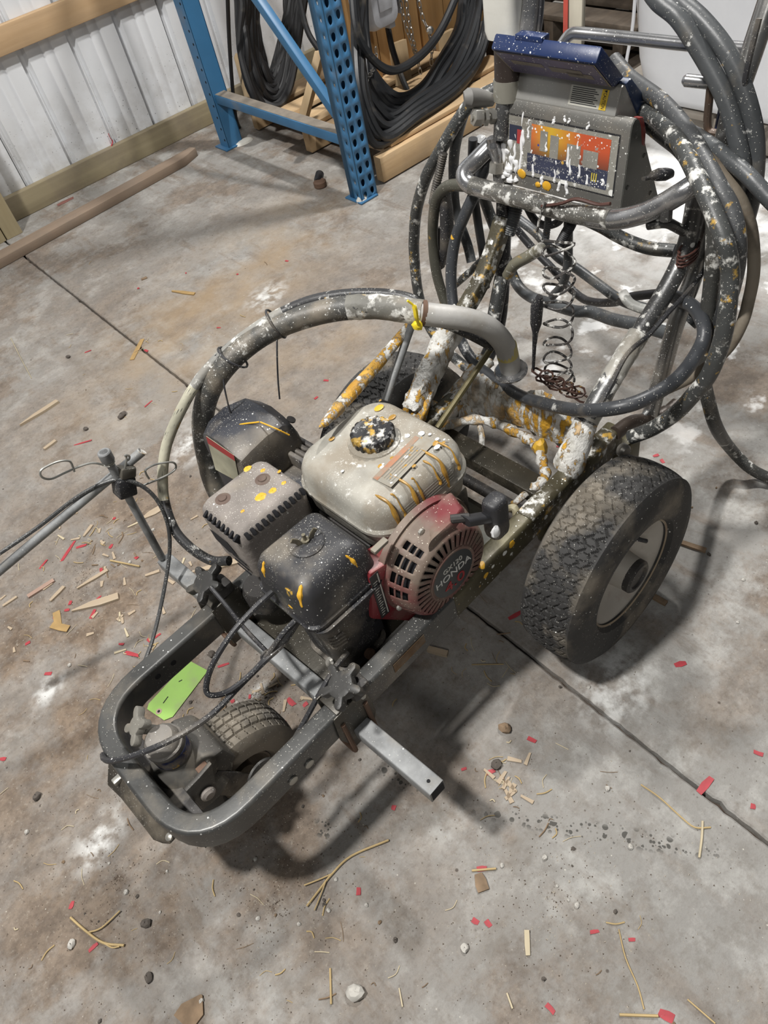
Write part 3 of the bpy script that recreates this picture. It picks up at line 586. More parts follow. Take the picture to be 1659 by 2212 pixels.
def wheel(s):
    c = (0, s*.285, .204); wh = P('wheel', MB().lathe([(.113, -.047), (.1135, -.043), (.107, -.038), (.098, -.020), (.094, .02), (.101, .036), (.1135, .042), (.117, .047), (.113, .047), (.103, .040), (.095, .034), (.078, .018), (.060, .012), (.040, .010), (.036, .030), (.034, .052), (.012, .055)] if s < 0 else
        [(.113, -.047), (.107, -.038), (.094, -.01), (.060, .0), (.040, .0), (.034, -.04), (.012, -.042)], c, (0, -1, 0), 48), M_RIM, ang=50)
    finish_tyre(tyre('tyre', wh, c, .204, .111, .128, M_TYRE, zig, 560, 44), 'tyre', M_TYRE, wh)
    if s < 0:
        P('rim_bead', MB().lathe([(.1125, 0), (.1165, .002), (.118, .005), (.1150, .007), (.1115, .005)], (0, -.330, .204), (0, -1, 0), 64, False), mat('rusty_rim_edge', (.26, .21, .15), .5, .5, rust=.6, dust=.3), wh)
        P('hub', MB().lathe([(.034, 0), (.034, .03), (.030, .034), (.024, .034), (.022, .030)], (0, -.318, .204), (0, -1, 0), 30), M_ENG, wh)
        P('valve_stem', MB().tube(catmull([(.034, -.300, .262), (.040, -.318, .256), (.052, -.330, .246)], 5), [.0055]*6+[.0042]*5, 10), M_BLACKP, wh)
        P('lug_recess', MB().lathe([(.012, 0), (.010, .0015)], (.035, -.3005, .263), (0, -1, 0), 16), M_DARK, wh)
    return wh
WR = wheel(-1); WL = wheel(1)
P('axle', MB().tube([(0, -.30, .204), (0, .30, .204)], .0127, 14), M_ENG)
P('axle_bracket', MB().prism([(-.05, .28), (.05, .28), (.03, .19), (-.03, .19)], (0, -.15, 0), (1, 0, 0), (0, 0, 1), (0, .006, 0)), M_FRAMEOLD, bev=.001)
P('axle_bracket', MB().prism([(-.05, .28), (.05, .28), (.03, .19), (-.03, .19)], (0, .145, 0), (1, 0, 0), (0, 0, 1), (0, .006, 0)), M_FRAMEOLD, bev=.001)
# front wheel
FWC = (-.728, .008, .114)
fw = P('front_wheel', MB().lathe([(.048, -.036), (.052, -.036), (.046, -.02), (.040, .0), (.046, .02), (.052, .036), (.048, .036), (.042, .02), (.030, .008), (.018, .008), (.018, .03), (.008, .031)], FWC, (0, -1, 0), 40), mat('brown_dirty_rim', (.11, .09, .065), .7, .1, dust=.4), ang=50)
finish_tyre(tyre('tyre', fw, FWC, .114, .052, .094, M_TYRE2, blocks, 400, 40), 'tyre', M_TYRE2, fw)
for s in (-1, 1): P('fork_arm', MB().prism([(-.075, .110), (-.035, .130), (.018, .012), (.018, -.012), (-.012, -.014), (-.03, 0)], (FWC[0], FWC[1]+s*.060, FWC[2]), (1, 0, 0), (0, 0, 1), (0, s*.005, 0)), M_ENG, cas, bev=.001)
dk = P('brake_disc', MB().lathe([(.004, 0), (.032, 0), (.034, .002), (.032, .005), (.004, .005)], (-0.717,-0.118,0.235), (.15, -1, .25), 36), mat('dark_disc', (.07, .068, .064), .4, .5, dust=.3, fine=.1))
P('spring', MB().tube([Vector((-.75+.0009*i, -.128+.006*cos(i*.9), .262+.006*sin(i*.9))) for i in range(110)], .0011, 5), M_STEEL, cas)
# ---- guide bar, clamps and knobs
gbar = P('guide_bar', MB().rectube([(-.569, .405, .2405), (-.545, -.352, .2405)], None, (0, 0, 1), .032, .030, .003), M_GALV, ang=40)
P('bar_hollow', MB().box((-.5447, -.3523, .2405), (.026, .0012, .024)), M_DARK, gbar); P('pin_hole', MB().lathe([(.003, 0), (.003, .0006)], (-.546, -.336, .2556), (0, 0, 1), 12), M_DARK, gbar)
for s in (-1, 1):
    x = -.557-.012*s*-1 if s > 0 else -.551; x = -.562 if s > 0 else -.551; zt = railz(x)+.062
    cl = P('clamp', MB().prism([(-.038, .008), (.030, .016), (.036, -.068), (.020, -.110), (-.022, -.112), (-.042, -.060)], (x, s*.1815, zt), (1, 0, 0), (0, 0, 1), (0, s*.004, 0)).prism([(-.034, .016), (.030, .022), (.030, -.10), (-.030, -.10)], (x, s*.142, zt), (1, 0, 0), (0, 0, 1), (0, -s*.004, 0)).box((x, s*.162, zt+.010), (.060, .044, .006)), mat('oily_clamp_plate', (.050, .045, .036), .42, .4, dust=.3, fine=.12), bev=.0015)
    for dx in (-.028, .022): P('hook_rod', MB().tube(fillet([(x+dx, s*.186, zt-.02), (x+dx, s*.190, zt-.118), (x+dx, s*.150, zt-.122), (x+dx, s*.140, zt-.06)], .012), .0045, 8), M_RUST, cl)
    ks = Vector((-0.549,-0.18,0.375)) if s < 0 else Vector((-0.572,0.166,0.37)); ka = Vector((-.35, .1, .93)).normalized()
    P('knob_bolt', MB().tube([ks-ka*.06, ks], .006, 8), M_STEEL, cl)
    P('star_knob', star(ks-ka*.004, ka, .022, .040, .016, 5).lathe([(.018, -.014), (.018, 0)], ks, ka, 20), mat('black_star_knob', (.030, .029, .027), .5, 0, dust=.35, fine=.15), cl, bev=.003)
    k2 = Vector((-0.532,-0.183,0.355)) if s < 0 else Vector((-0.555,0.157,0.35))
    P('jaw_block', MB().box(k2, (.035, .036, .028)), M_ENG, cl, bev=.006)
# ---- sight rod with rings on the left
va = Vector((-0.573,0.4,0.26)); vb = Vector((-0.557,0.405,0.554))
mr = P('marker_post', MB().tube([va, vb], .0078, 14).lathe([(.0115, 0), (.0125, .002), (.0125, .020), (.011, .022)], vb-(vb-va).normalized()*.022, (vb-va).normalized(), 16), M_GALV)
ar = P('marker_arm', MB().tube([Vector((-0.5,0.395,0.513)), Vector((-0.545,0.41,0.497)), Vector((-0.819,0.5,0.398)), Vector((-0.981,0.555,0.338))], .0088, 12), M_GALV)
P('arm_end', MB().lathe([(.0092, 0), (.0092, .001)], (-0.5,0.395,0.513), (.5, -.1, .4), 14), M_CRUSTW, ar)
cb = Vector((-0.558,0.405,0.466))
P('clamp_block', MB().box(cb, (.036, .034, .040), Matrix.Rotation(.35, 3, 'Y')), M_BLACKP, mr, bev=.004)
P('clamp_block', MB().box(Vector((-0.542,0.4,0.494)), (.030, .026, .022), Matrix.Rotation(.5, 3, 'Y')), mat('paint_clotted_clamp', (.12, .11, .09), .6, .2, crust=.4, ycrust=.3, cscale=40), mr, bev=.004)
M_WIRE = flat('bent_grey_wire', (.42, .42, .39), .4, .7)
def wirering(name, pts, r=.0021, m=None, par=None): return P(name, MB().tube(catmull(pts, 6), r, 7), m or M_WIRE, par or LS)
wirering('ring_wire', [(-0.565,0.41,0.522), (-0.582,0.415,0.54), (-0.605,0.42,0.547), (-0.631,0.42,0.553), (-0.656,0.42,0.559), (-0.666,0.42,0.573), (-0.662,0.42,0.584), (-0.65,0.42,0.585), (-0.629,0.42,0.58), (-0.613,0.42,0.568), (-0.614,0.42,0.552), (-0.616,0.42,0.544)], par=mr)
wirering('ring_wire', [(-0.544,0.4,0.465), (-0.537,0.395,0.452), (-0.511,0.39,0.445), (-0.482,0.385,0.441), (-0.462,0.385,0.442), (-0.459,0.385,0.455), (-0.47,0.385,0.466), (-0.492,0.39,0.475), (-0.511,0.39,0.478), (-0.515,0.39,0.469), (-0.515,0.39,0.456)], par=mr)
wirering('ring_wire', [(-0.554,0.395,0.489), (-0.542,0.392,0.508), (-0.531,0.39,0.525), (-0.531,0.39,0.532), (-0.525,0.39,0.526), (-0.528,0.39,0.52), (-0.535,0.39,0.52)], par=mr)
P('wire_wrap', MB().tube([va.lerp(vb, .90)+Vector((.010*cos(i*.7), .010*sin(i*.7), .0004*i)) for i in range(48)], .0014, 5), M_WIRE, mr)
P('control_cable', MB().tube(catmull([(-0.818,0.5,0.431), (-0.722,0.475,0.448), (-0.632,0.44,0.479), (-0.577,0.41,0.49), (-0.551,0.39,0.483), (-0.533,0.375,0.454), (-0.529,0.36,0.415), (-0.54,0.35,0.363), (-0.569,0.34,0.312), (-0.63,0.3,0.273), (-0.695,0.25,0.254), (-0.742,0.21,0.257)], 8), .0040, 8), mat('speckled_cable', (.045, .046, .046), .45, 0, fine=.5, white=.15))
# ---- engine
P('engine_plate', MB().box((-.30, 0, .226), (.50, .30, .008)), M_PLATE, bev=.001)
P('plate_lip', MB().box((-.30, -.135, .245), (.50, .006, .04)), M_PLATE, bev=.001)
decal('white_sticker', [(0, 0), (.085, 0), (.088, .030), (.004, .028)], (-.425, -.118, .2305), (1, 0, 0), (0, 1, 0), mat('scuffed_white_sticker', (.40, .39, .36), .6, var=.3, dust=.3), LS)
en = P('engine', MB().box((-.235, .01, .315), (.20, .17, .17)).box((-.375, .02, .335), (.12, .11, .09)), M_ENG, bev=.008)
for k in range(7): P('cooling_fin', MB().box((-.345-.012*k, .03, .345), (.004, .135, .125)), M_ENG, en, bev=.001)
P('cylinder_head', MB().box((-.445, .07, .345), (.05, .12, .11)), M_ENG, en, bev=.008)
# recoil starter: cone and face pierced by real slots, badge in the middle
RC = Vector((-.290, -.176, .386))
def polar(mb, rings, n, skip):
    b = len(mb.v); m = len(rings)
    for k in range(n):
        t = 2*pi*k/n
        for r, y in rings: mb.v.append((RC.x+r*cos(t), RC.y+y, RC.z+r*sin(t)))
    for k in range(n):
        for j in range(m-1):
            if not skip(k, j): mb.f.append((b+k*m+j, b+((k+1) % n)*m+j, b+((k+1) % n)*m+j+1, b+k*m+j+1))
    return mb
N = 180
rm = MB(); polar(rm, [(.0505, .004), (.0535, 0), (.080, .003), (.0835, .005), (.0875, .010)], N, lambda k, j: j == 1 and k % 5 in (1, 2))
def sideskip(k, j):
    a = (k % N)/N*360
    if not (112 < a < 254): return False
    q = k % 9
    return (j in (1, 3) or j == 5) and 1 <= q <= 6 and not (178 < a < 192)
polar(rm, [(.0875, .010), (.0905, .0155), (.0940, .0245), (.0955, .0275), (.0980, .0365), (.0990, .0395), (.1010, .0480), (.1035, .053), (.1055, .062)], N, sideskip)
rec = P('recoil_cover', rm, M_RED, en, ang=40); md = rec.modifiers.new('wall', 'SOLIDIFY'); md.thickness = .0022
P('fan_drum', MB().lathe([(.02, .010), (.076, .010), (.084, .022), (.094, .06)], RC, (0, 1, 0), 48), M_DARK, en)
P('rope_boss', MB().loft([[RC+Vector((x*.9+.035*(1-k), y_, z*.9+.075+.012*k)) for x, z in rrect(.10-.03*k, .045-.01*k, .014, 4)] for k, y_ in ((0, .06), (.3, .022), (1, .010))]), M_RED, en, ang=50)
P('badge', MB().lathe([(.0505, .006), (.0515, .0025), (.050, -.0005), (.045, -.0012), (.0, -.0012)], RC, (0, 1, 0), 48), M_BADGE, en)
P('badge_ring', MB().lathe([(.0505, .004), (.0535, -.0005), (.0515, -.002), (.0465, -.0008)], RC, (0, 1, 0), 48, False), M_RED, en)
text('badge_model_text', 'GX120', .0150, M_PALE, en, RC+Vector((.001, -.0016, .0215)), (1, 0, 0), (0, 0, 1), .0004, 1.05)
text('badge_maker_text', 'HONDA', .0205, flat('white_print', (.66, .66, .63), .5), en, RC+Vector((0, -.0016, .0035)), (1, 0, 0), (0, 0, 1), .0005, 1.12)
text('badge_power_text', '4.0', .0300, M_REDINK, en, RC+Vector((.000, -.0016, -.0225)), (1, 0, 0), (0, 0, 1), .0006, 1.35)
for a in (100, 195, 285): P('cover_bolt', MB().lathe([(.0065, 0), (.0065, .004), (.003, .006)], RC+Vector((.098*cos(radians(a)), .040, .098*sin(radians(a)))), (0, -1, 0), 10), M_STEEL, en)
shp = [(-0.288,-0.115,0.434), (-0.356,-0.115,0.448), (-0.408,-0.115,0.462), (-0.43,-0.115,0.356), (-0.363,-0.115,0.27), (-0.273,-0.115,0.186), (-0.195,-0.115,0.191), (-0.166,-0.115,0.279), (-0.189,-0.115,0.397), (-0.241,-0.115,0.439)]
P('fan_shroud', MB().prism([(p[0], p[2]) for p in shp], (0, -.118, 0), (1, 0, 0), (0, 0, 1), (0, .05, 0)), M_REDP, en, bev=.006)
P('shroud_seam', MB().lathe([(.103, 0), (.110, .0), (.112, .012), (.106, .014)], RC+Vector((0, .060, 0)), (0, 1, 0), 60), M_RED, en)
lab = [(-0.413,-0.119,0.457), (-0.396,-0.119,0.454), (-0.395,-0.119,0.342), (-0.414,-0.119,0.342)]
lo, lu, lv = Vector(lab[3]), (Vector(lab[2])-Vector(lab[3])), (Vector(lab[0])-Vector(lab[3]))
decal('caution_label', [(0, 0), (lu.length, 0), (lu.length, lv.length), (0, lv.length)], lo, lu, lv, flat('black_label', (.03, .03, .03), .5), en, .0005)
for i in range(15):
    a = lo+lv*(.06+.055*i)+Vector((0, -.0007, 0)); un = lu.normalized()
    P('label_print', MB().bar(a+un*.004, a+un*(lu.length*(.50+.18*((i*7) % 3)/2)), .0016, .0003, up=(0, -1, 0)), M_PALE, en)
P('label_print', MB().bar(lo+lu*.86+lv*.03+Vector((0, -.0007, 0)), lo+lu*.86+lv*.97+Vector((0, -.0007, 0)), .0022, .0003, up=(0, -1, 0)), M_PALE, en)
gA, gB = Vector((-0.25,-0.18,0.485)), Vector((-0.209,-0.188,0.461))
P('starter_grip', MB().loft([[Vector((-0.19,-0.19,0.491)).lerp(Vector((-0.191,-0.19,0.407)), f)+Vector((a*s_, b*s_, 0)) for a, b in rrect(.040, .034, .012, 4)] for f, s_ in ((0, .7), (.04, .92), (.12, 1), (.85, 1), (.97, .9), (1, .6))]).loft([[gA.lerp(gB, f)+Vector((0, a, b)) for a, b in rrect(.022, .020, .007, 4)] for f in (0, 1.25)]), M_BLACKP, en, bev=0, ang=50)
P('grip_paint_blob', MB().ball(Vector((-0.21,-0.205,0.438)), (.010, .006, .014), 10).jitter(.0012), M_WP, en)
P('starter_rope', MB().tube([gA+Vector((-.012, .02, .002)), gA+Vector((.01, 0, 0))], .0075, 10), M_ENG, en)
# fuel tank, built from rounded sections, flange seam in the middle
TC = Vector((-.243, .020, 0)); tk = []
for z, g in ((.405, -.040), (.412, -.014), (.425, -.004), (.462, 0), (.466, .005), (.472, .005), (.477, .0005), (.502, -.002), (.516, -.008), (.526, -.020), (.531, -.038), (.533, -.07)):
    tk.append([TC+Vector((a, b, z+.004*(b < 0)*0)) for a, b in rrect(.222+2*g, .238+2*g, max(.008, .054+g*.6), 7)])
P('fuel_tank', MB().loft(tk), M_TANK, en, ang=38, wn=True)
P('tank_cap_seat', MB().lathe([(.047, 0), (.045, .004), (.036, .006)], TC+Vector((.008, .012, .5315)), (0, 0, 1), 40), M_TANK, en)
P('fuel_cap', MB().lathe([(.030, 0), (1.036, .0), (1.038, .003), (1.0385, .016), (1.036, .020), (.032, .0215), (.030, .0205), (.008, .0205)], TC+Vector((.008, .012, .536)), (0, 0, 1), 120, True, lambda t, j, r, h: (r-1-(.0022 if sin(18*t) > .2 else 0)) if r > .5 else r), mat('paint_blotched_cap', (.018, .018, .020), .45, 0, crust=.50, ycrust=.66, cscale=34, fine=.1, bump=.3), en)
wl_ = Vector((-.200, -.055, .5285)); u_ = Vector((1, 0, 0)); v_ = Vector((0, 1, 0))
decal('tank_warning_label', [(0, 0), (.118, 0), (.118, .040), (0, .040)], (-.296, -.070, .5336), (1, .1, 0), (-.1, 1, 0), mat('faded_tank_label', (.27, .255, .215), .6, var=.3, dust=.6, dscale=40, crust=.12, cscale=60), en)
decal('label_band', [(0, .031), (.112, .031), (.112, .041), (0, .041)], (-.295, -.072, .5341), (1, .1, 0), (-.1, 1, 0), mat('faded_orange_band', (.34, .15, .08), .6, dust=.62, dscale=30), en)
for i in range(5): P('label_print', MB().bar((-.288, -.062+.0052*i, .5345), (-.205, -.054+.0052*i, .5345), .0012, .0003), flat('faded_print', (.20, .185, .155), .8), en)
bl = [Vector((-0.289,-0.072,0.492)), Vector((-0.183,-0.074,0.492))]
sv = Vector((0, -.35, .94)); so = Vector((-.305, -.1000, .480))
decal('tank_side_label', [(0, 0), (.125, 0), (.125, .028), (0, .028)], so, (1, 0, 0), (0, .22, .97), mat('grey_side_label', (.25, .24, .205), .6, dust=.4), en)
for i in range(5): P('label_print', MB().bar(so+Vector((.006, -.0012+.0011*i, .004+.0048*i)), so+Vector((.117, -.0012+.0011*i, .004+.0048*i)), .0002, .0017), flat('side_print', (.40, .39, .34), .7), en)
def drip(pts, r, m, par, name='paint_drip', flat_=.45, s=None):
    pp = catmull(pts, 5); n = len(pp); rr = [r*(.62+.22*sin(7.1*i/n+r*900)+.10*sin(17*i/n))*(1.3 if i > n*.82 else 1) for i in range(n)]; rr[0] *= .4; rr[-1] *= .6
    return P(name, MB().tube(pp, rr, 8, flatten=1), m, par)
M_DRIP = flat('tan_yellow_drip', (.36, .20, .035), .4, var=.3, scale=60)
for (x, y0_, z1, r) in ((-.322, -.060, .452, .0050), (-.306, -.078, .486, .0026), (-.276, -.050, .466, .0046), (-.262, -.082, .458, .0034), (-.222, -.070, .492, .0030), (-.206, -.045, .462, .0048), (-.176, -.062, .488, .0034)):
    drip([(x, y0_, .5330), (x+.003, -.086, .5285), (x+.002, -.0975, .507), (x+.004, -.0995, (.507+z1)/2), (x+.002, -.1010, z1)], r, M_DRIP, en)
random.seed(5)
for i in range(46):
    if i < 30: x, y = random.uniform(-.29, -.165), random.uniform(-.075, -.02)
    else: x, y = random.uniform(-.32, -.155), random.uniform(-.07, .10)
    if (x-TC.x)**2+(y-TC.y-.012)**2 < .05**2: continue
    r = random.uniform(.0015, .0055); P('paint_spot', MB().ball((x, y, .5336), (r*random.uniform(1, 1.5), r, .0008), 12), random.choice((M_DRIP, M_DRIP, M_DRIP, M_WP)), en)
P('paint_spot', MB().ball((-.172, .085, .5330), (.010, .007, .001), 12), M_YP, en)
# muffler guard
MF = []; mc = Vector((-.437, .142, 0))
for z, g in ((.385, -.004), (.475, 0), (.494, -.003), (.504, -.010), (.508, -.022)): MF.append([mc+Vector((a, b, z)) for a, b in rrect(.152+2*g, .130+2*g, .020+g*.3, 5)])
mu = P('muffler_guard', MB().loft(MF), M_MUFF, en, ang=50, wn=True)
for i in range(8): P('vent_slot', MB().box((-.504, .090+.0125*i, .486), (.014, .0065, .030), Matrix.Rotation(-.5, 3, 'Y')), M_DARK, en, bev=.002)
for i in range(11): P('vent_slot', MB().box((-.494+.0122*i, .0800, .494), (.0068, .010, .014), Matrix.Rotation(-.6, 3, 'X')), M_DARK, en, bev=.002)
P('outlet_hole', MB().prism([(-.040, .012), (.012, .016), (.030, -.006), (.0, -.022), (-.035, -.012)], (-.5128, .150, .438), (0, -1, 0), (0, 0, 1), (-.0008, 0, 0)), M_DARK, en)
for i in range(3): P('vent_slot', MB().box((-.5128, .118+.0*i, .420-.014*i), (.001, .040, .005)), M_DARK, en)
for x, y in ((-.474, .170), (-.402, .148)):
    P('guard_screw', MB().lathe([(.014, 0), (.012, -.0005), (.008, .001), (.007, .003), (.003, .0035)], (x, y, .5082), (0, 0, 1), 20), mat('scorched_screw', (.11, .075, .06), .7, .2, dust=.3), en)
for x, y, r in ((-.402, .192, .008), (-.43, .118, .011), (-.408, .112, .008), (-.385, .11, .005), (-.372, .138, .004), (-.388, .165, .005), (-.47, .118, .004)):
    P('paint_spot', MB().ball((x, y, .508), (r, r*.8, .0012), 12).jitter(.0006), M_YP, en)
# air cleaner
ac = []; A0 = Vector((-.455, -.039, 0))
for z, g in ((.428, .010), (.431, .013), (.438, .013), (.441, .009), (.490, .004), (.506, -.003), (.516, -.014), (.520, -.040)): ac.append([A0+Vector((a, b, z)) for a, b in rrect(.132+2*g, .128+2*g, max(.006, .019+g*.3), 6)])
air = P('air_cleaner', MB().loft(ac), M_BLACKP, en, ang=50, wn=True)
lw = []
for z, gx, gy, dx in ((.262, -.022, -.020, .0), (.270, -.016, -.014, .0), (.30, -.014, -.012, .0), (.36, -.010, -.008, .0), (.402, -.002, -.002, 0), (.429, .008, .008, 0)): lw.append([A0+Vector((dx+a, -.012+b, z)) for a, b in rrect(.132+2*gx, .128+2*gy, .022, 5)])
P('air_cleaner_base', MB().loft(lw), M_BLACKP, en, ang=45, wn=True)
P('base_lip', MB().loft([[A0+Vector((a, -.014+b, z)) for a, b in rrect(.112, .112, .024, 5)] for z in (.258, .264)]), M_ENG, en, bev=.001)
for i in range(4): P('grip_rib', MB().tube(catmull([A0+Vector((-.040-.0, -.030, .385-.009*i)), A0+Vector((-.054, -.066, .383-.009*i)), A0+Vector((-.030, -.075, .383-.009*i))], 4), .0022, 6), M_BLACKP, en)
P('base_bolt', MB().lathe([(.010, 0), (.010, .007), (.006, .010)], A0+Vector((-.052, -.030, .268)), (-.6, 0, .6), 12), M_STEEL, en)
P('base_bolt', MB().lathe([(.010, 0), (.010, .007), (.006, .010)], A0+Vector((.0, -.072, .276)), (0, -1, .3), 12), M_RUST, en)
P('intake_hole', MB().box(A0+Vector((.030, -.062, .365)), (.022, .016, .045)), M_DARK, en, bev=.004); P('intake_hole', MB().box(A0+Vector((.038, -.060, .310)), (.020, .020, .028)), M_DARK, en, bev=.004)
P('intake_ring', MB().tube([A0+Vector((.040+.020*cos(a), -.066, .368+.030*sin(a))) for a in [2*pi*k/24 for k in range(24)]], .0035, 8, closed=True), M_ENG, en)
wn = A0+Vector((.004, .006, .520))
P('cover_disc', MB().lathe([(.030, 0), (.030, .002), (.027, .004), (.010, .0035), (.006, .004)], wn, (0, 0, 1), 30), M_BLACKP, en)
P('wing_nut', MB().tube(catmull([wn+Vector((-.020, .006, .020)), wn+Vector((-.013, .004, .013)), wn+Vector((-.009, .002, .005)), wn+Vector((0, 0, .003)), wn+Vector((.009, -.002, .005)), wn+Vector((.013, -.004, .013)), wn+Vector((.020, -.006, .020))], 5), .0022, 6, flatten=2.2).tube([wn, wn+Vector((0, 0, .020))], .0032, 8).lathe([(.007, 0), (.007, .006)], wn+Vector((0, 0, .002)), (0, 0, 1), 10), mat('olive_wing_nut', (.20, .18, .13), .45, .5, dust=.3), en)
for pts, r in (([A0+Vector((-.052, -.045, .514)), A0+Vector((-.063, -.050, .503)), A0+Vector((-.069, -.055, .484))], .0055), ([A0+Vector((.028, -.058, .5135)), A0+Vector((.033, -.064, .500)), A0+Vector((.036, -.0665, .480))], .0042), ([A0+Vector((-.060, .04, .511)), A0+Vector((-.066, .038, .498)), A0+Vector((-.069, .036, .482))], .0048)):
    drip(pts, r, M_YP, en)
P('paint_smear', MB().ball(A0+Vector((-.066, -.028, .487)), (.0045, .017, .014), 14).jitter(.001), mat('smeared_yellow', (.045, .043, .035), .5, ycrust=.80, cscale=60), en)
P('paint_smear', MB().ball(A0+Vector((-.070, -.020, .456)), (.0045, .010, .005), 12), M_YP, en)
# flywheel side tabs, carburettor
P('control_lever', MB().prism([(0, 0), (.030, .002), (.031, .009), (.0, .008)], (-0.391,-0.122,0.495), (1, 0, 0), (0, 0, 1), (0, .012, 0)), mat('dusty_lever', (.20, .185, .155), .6, .2, dust=.4), en, bev=.002)
P('carburettor', MB().box((-.40, -.03, .335), (.06, .06, .06)).lathe([(.024, 0), (.024, .05)], (-.42, -.035, .335), (-1, 0, 0), 20), M_ENG, en, bev=.006)
P('exhaust_flange', MB().lathe([(.030, 0), (.036, .01), (.036, .05), (.026, .06)], (-0.5,0.122,0.33), (0, 0, -1), 24), M_ENG, en)
# ---- hydraulic pump cover on the left
M_PUMP = mat('blue_black_pump_cover', (.030, .032, .040), .5, 0, var=.25, dust=.38, dscale=7, fine=.35, white=.10, bump=.12)
secs = []
for x, (y0, y1, zt, zb) in ((-.394, (.240, .366, .490, .350)), (-.390, (.232, .376, .498, .340)), (-.365, (.228, .386, .508, .330)), (-.325, (.228, .388, .514, .32)), (-.285, (.232, .382, .508, .318)), (-.262, (.240, .370, .488, .325)), (-.250, (.250, .356, .455, .34))):
    secs.append([Vector((x, y, z)) for y, z in ((y0, zb), (y0, zt-.045), (y0+.010, zt-.014), (y0+.028, zt-.002), ((y0+y1)/2, zt+.006), (y1-.03, zt), (y1-.012, zt-.012), (y1, zt-.04), (y1, zb))])
pc = P('pump_cover', MB().loft(secs), M_PUMP, ang=30, wn=True)
PL = [Vector((-0.395,0.334,0.504)), Vector((-0.395,0.243,0.506)), Vector((-0.395,0.276,0.413)), Vector((-0.395,0.371,0.391))]
P('pump_label', MB().add(PL+[p+Vector((-.0006, 0, 0)) for p in PL], [(0, 1, 2, 3), (4, 5, 6, 7), (0, 1, 5, 4), (1, 2, 6, 5), (2, 3, 7, 6), (3, 0, 4, 7)]), mat('scratched_label', (.42, .41, .30), .5, var=.4, dust=.25, ycrust=.15), pc)
P('label_band', MB().add([PL[0]+Vector((-.001, 0, 0)), PL[1]+Vector((-.001, 0, 0)), PL[1].lerp(PL[2], .2)+Vector((-.001, 0, 0)), PL[0].lerp(PL[3], .2)+Vector((-.001, 0, 0))], [(0, 1, 2, 3)]), M_REDINK, pc)
for pts in ([(-0.38,0.324,0.494), (-0.347,0.298,0.512), (-0.317,0.261,0.518)], [(-0.316,0.259,0.518), (-0.306,0.23,0.51), (-0.289,0.22,0.485)]): P('yellow_string', MB().tube(catmull(pts, 6), .0016, 6), M_YP, pc)
P('cover_bolt', MB().lathe([(.009, 0), (.009, .003), (.004, .0035)], (-0.356,0.279,0.455), (-.9, -.3, .3), 14), M_ENG, pc)
P('cover_bolt', MB().lathe([(.009, 0), (.009, .003), (.004, .0035)], (-0.253,0.264,0.472), (.4, -.3, .8), 14), M_ENG, pc)
for i in range(4): P('gear_rib', MB().rectube([(-.30+.016*i, .27, .43-.006*i), (-.29+.016*i, .155, .42-.006*i)], None, (0, 0, 1), .011, .03, .004), M_PUMP, pc)
P('gear_case', MB().box((-.285, .21, .365), (.10, .12, .09)), M_PUMP, pc, bev=.01)
P('pump_leg', MB().lathe([(.035, 0), (.035, .08), (.028, .09)], (-.33, .33, .315), (0, 0, -1), 24), M_ENG, pc)
P('mount_arm', MB().bar((-.33, .31, .30), (-.33, .15, .285), .06, .02), M_ENG, pc, bev=.002)

# ================================================================== rear frame, handle, control box
UP = [(-1, [(0.003,-0.185,0.389), (0.064,-0.185,0.461), (0.147,-0.185,0.519), (0.21,-0.185,0.553), (0.282,-0.185,0.594), (0.327,-0.185,0.635), (0.345,-0.185,0.679), (0.342,-0.19,0.748)], 'front_upright')]
ua = UP[0][1]
fu = P('front_upright', MB().tube(catmull(ua, 5), [.0185]*12+[.0165]*24, 12), M_SPATTUBE)
P('paint_crust', MB().tube(catmull(ua[:2], 8), [.026, .028, .027, .027, .025, .024, .023, .022, .0205], 12).jitter(.002), M_CRUSTW, fu, ang=60)
P('paint_crust', MB().tube(catmull(ua[1:4], 8), .0192, 12).jitter(.0008), mat('white_scabbed_tube', (.30, .29, .26), .5, .1, crust=.58, ycrust=.22, cscale=34, dust=.3, bump=.5), fu, ang=60)
ub = [(0.277,-0.185,0.305), (0.312,-0.185,0.422), (0.34,-0.185,0.508), (0.372,-0.185,0.559), (0.387,-0.185,0.602), (0.39,-0.19,0.681), (0.391,-0.195,0.776), (0.395,-0.2,0.853), (0.426,-0.2,0.919), (0.455,-0.2,0.981), (0.475,-0.2,1.02)]
P('rear_upright', MB().tube(catmull(ub, 5), .0160, 14), mat('speckled_dull_chrome', (.26, .255, .245), .30, .85, var=.25, dust=.25, white=.30, fine=.35, crust=.15, bump=.08))
P('foot_lug', MB().box(Vector(ub[0])+Vector((0, 0, .0)), (.05, .012, .06)), M_SPATTUBE, bev=.004)
la = [(-0.016,0.185,0.362), (0.039,0.185,0.41), (0.1,0.185,0.461), (0.16,0.185,0.495), (0.214,0.185,0.529), (0.266,0.188,0.573), (0.307,0.19,0.627)]
lu_ = P('front_upright', MB().rectube(catmull(la, 4), None, (0, 1, 0), .034, .030, .006), M_CRUSTD, ang=50)
P('paint_crust', MB().rectube(catmull(la[:4], 6), None, (0, 1, 0), .050, .040, .012).jitter(.003), M_CRUSTW, lu_, ang=60)
P('paint_icicle', MB().loft([[Vector(la[0]).lerp(Vector(la[1]), f)+Vector((-.01+a*s_, -.016+b*s_, -.012)) for a, b in rrect(.034, .03, .012, 4)] for f, s_ in ((-.42, .25), (-.25, .7), (0, 1.1), (.4, .9), (.9, .5))]).jitter(.002), M_CRUST, lu_, ang=60)
lb_ = [(0.019,0.165,0.306), (0.11,0.165,0.332), (0.193,0.165,0.363), (0.256,0.18,0.409), (0.288,0.19,0.48), (0.304,0.195,0.556), (0.322,0.2,0.637), (0.335,0.2,0.742), (0.35,0.2,0.844)]
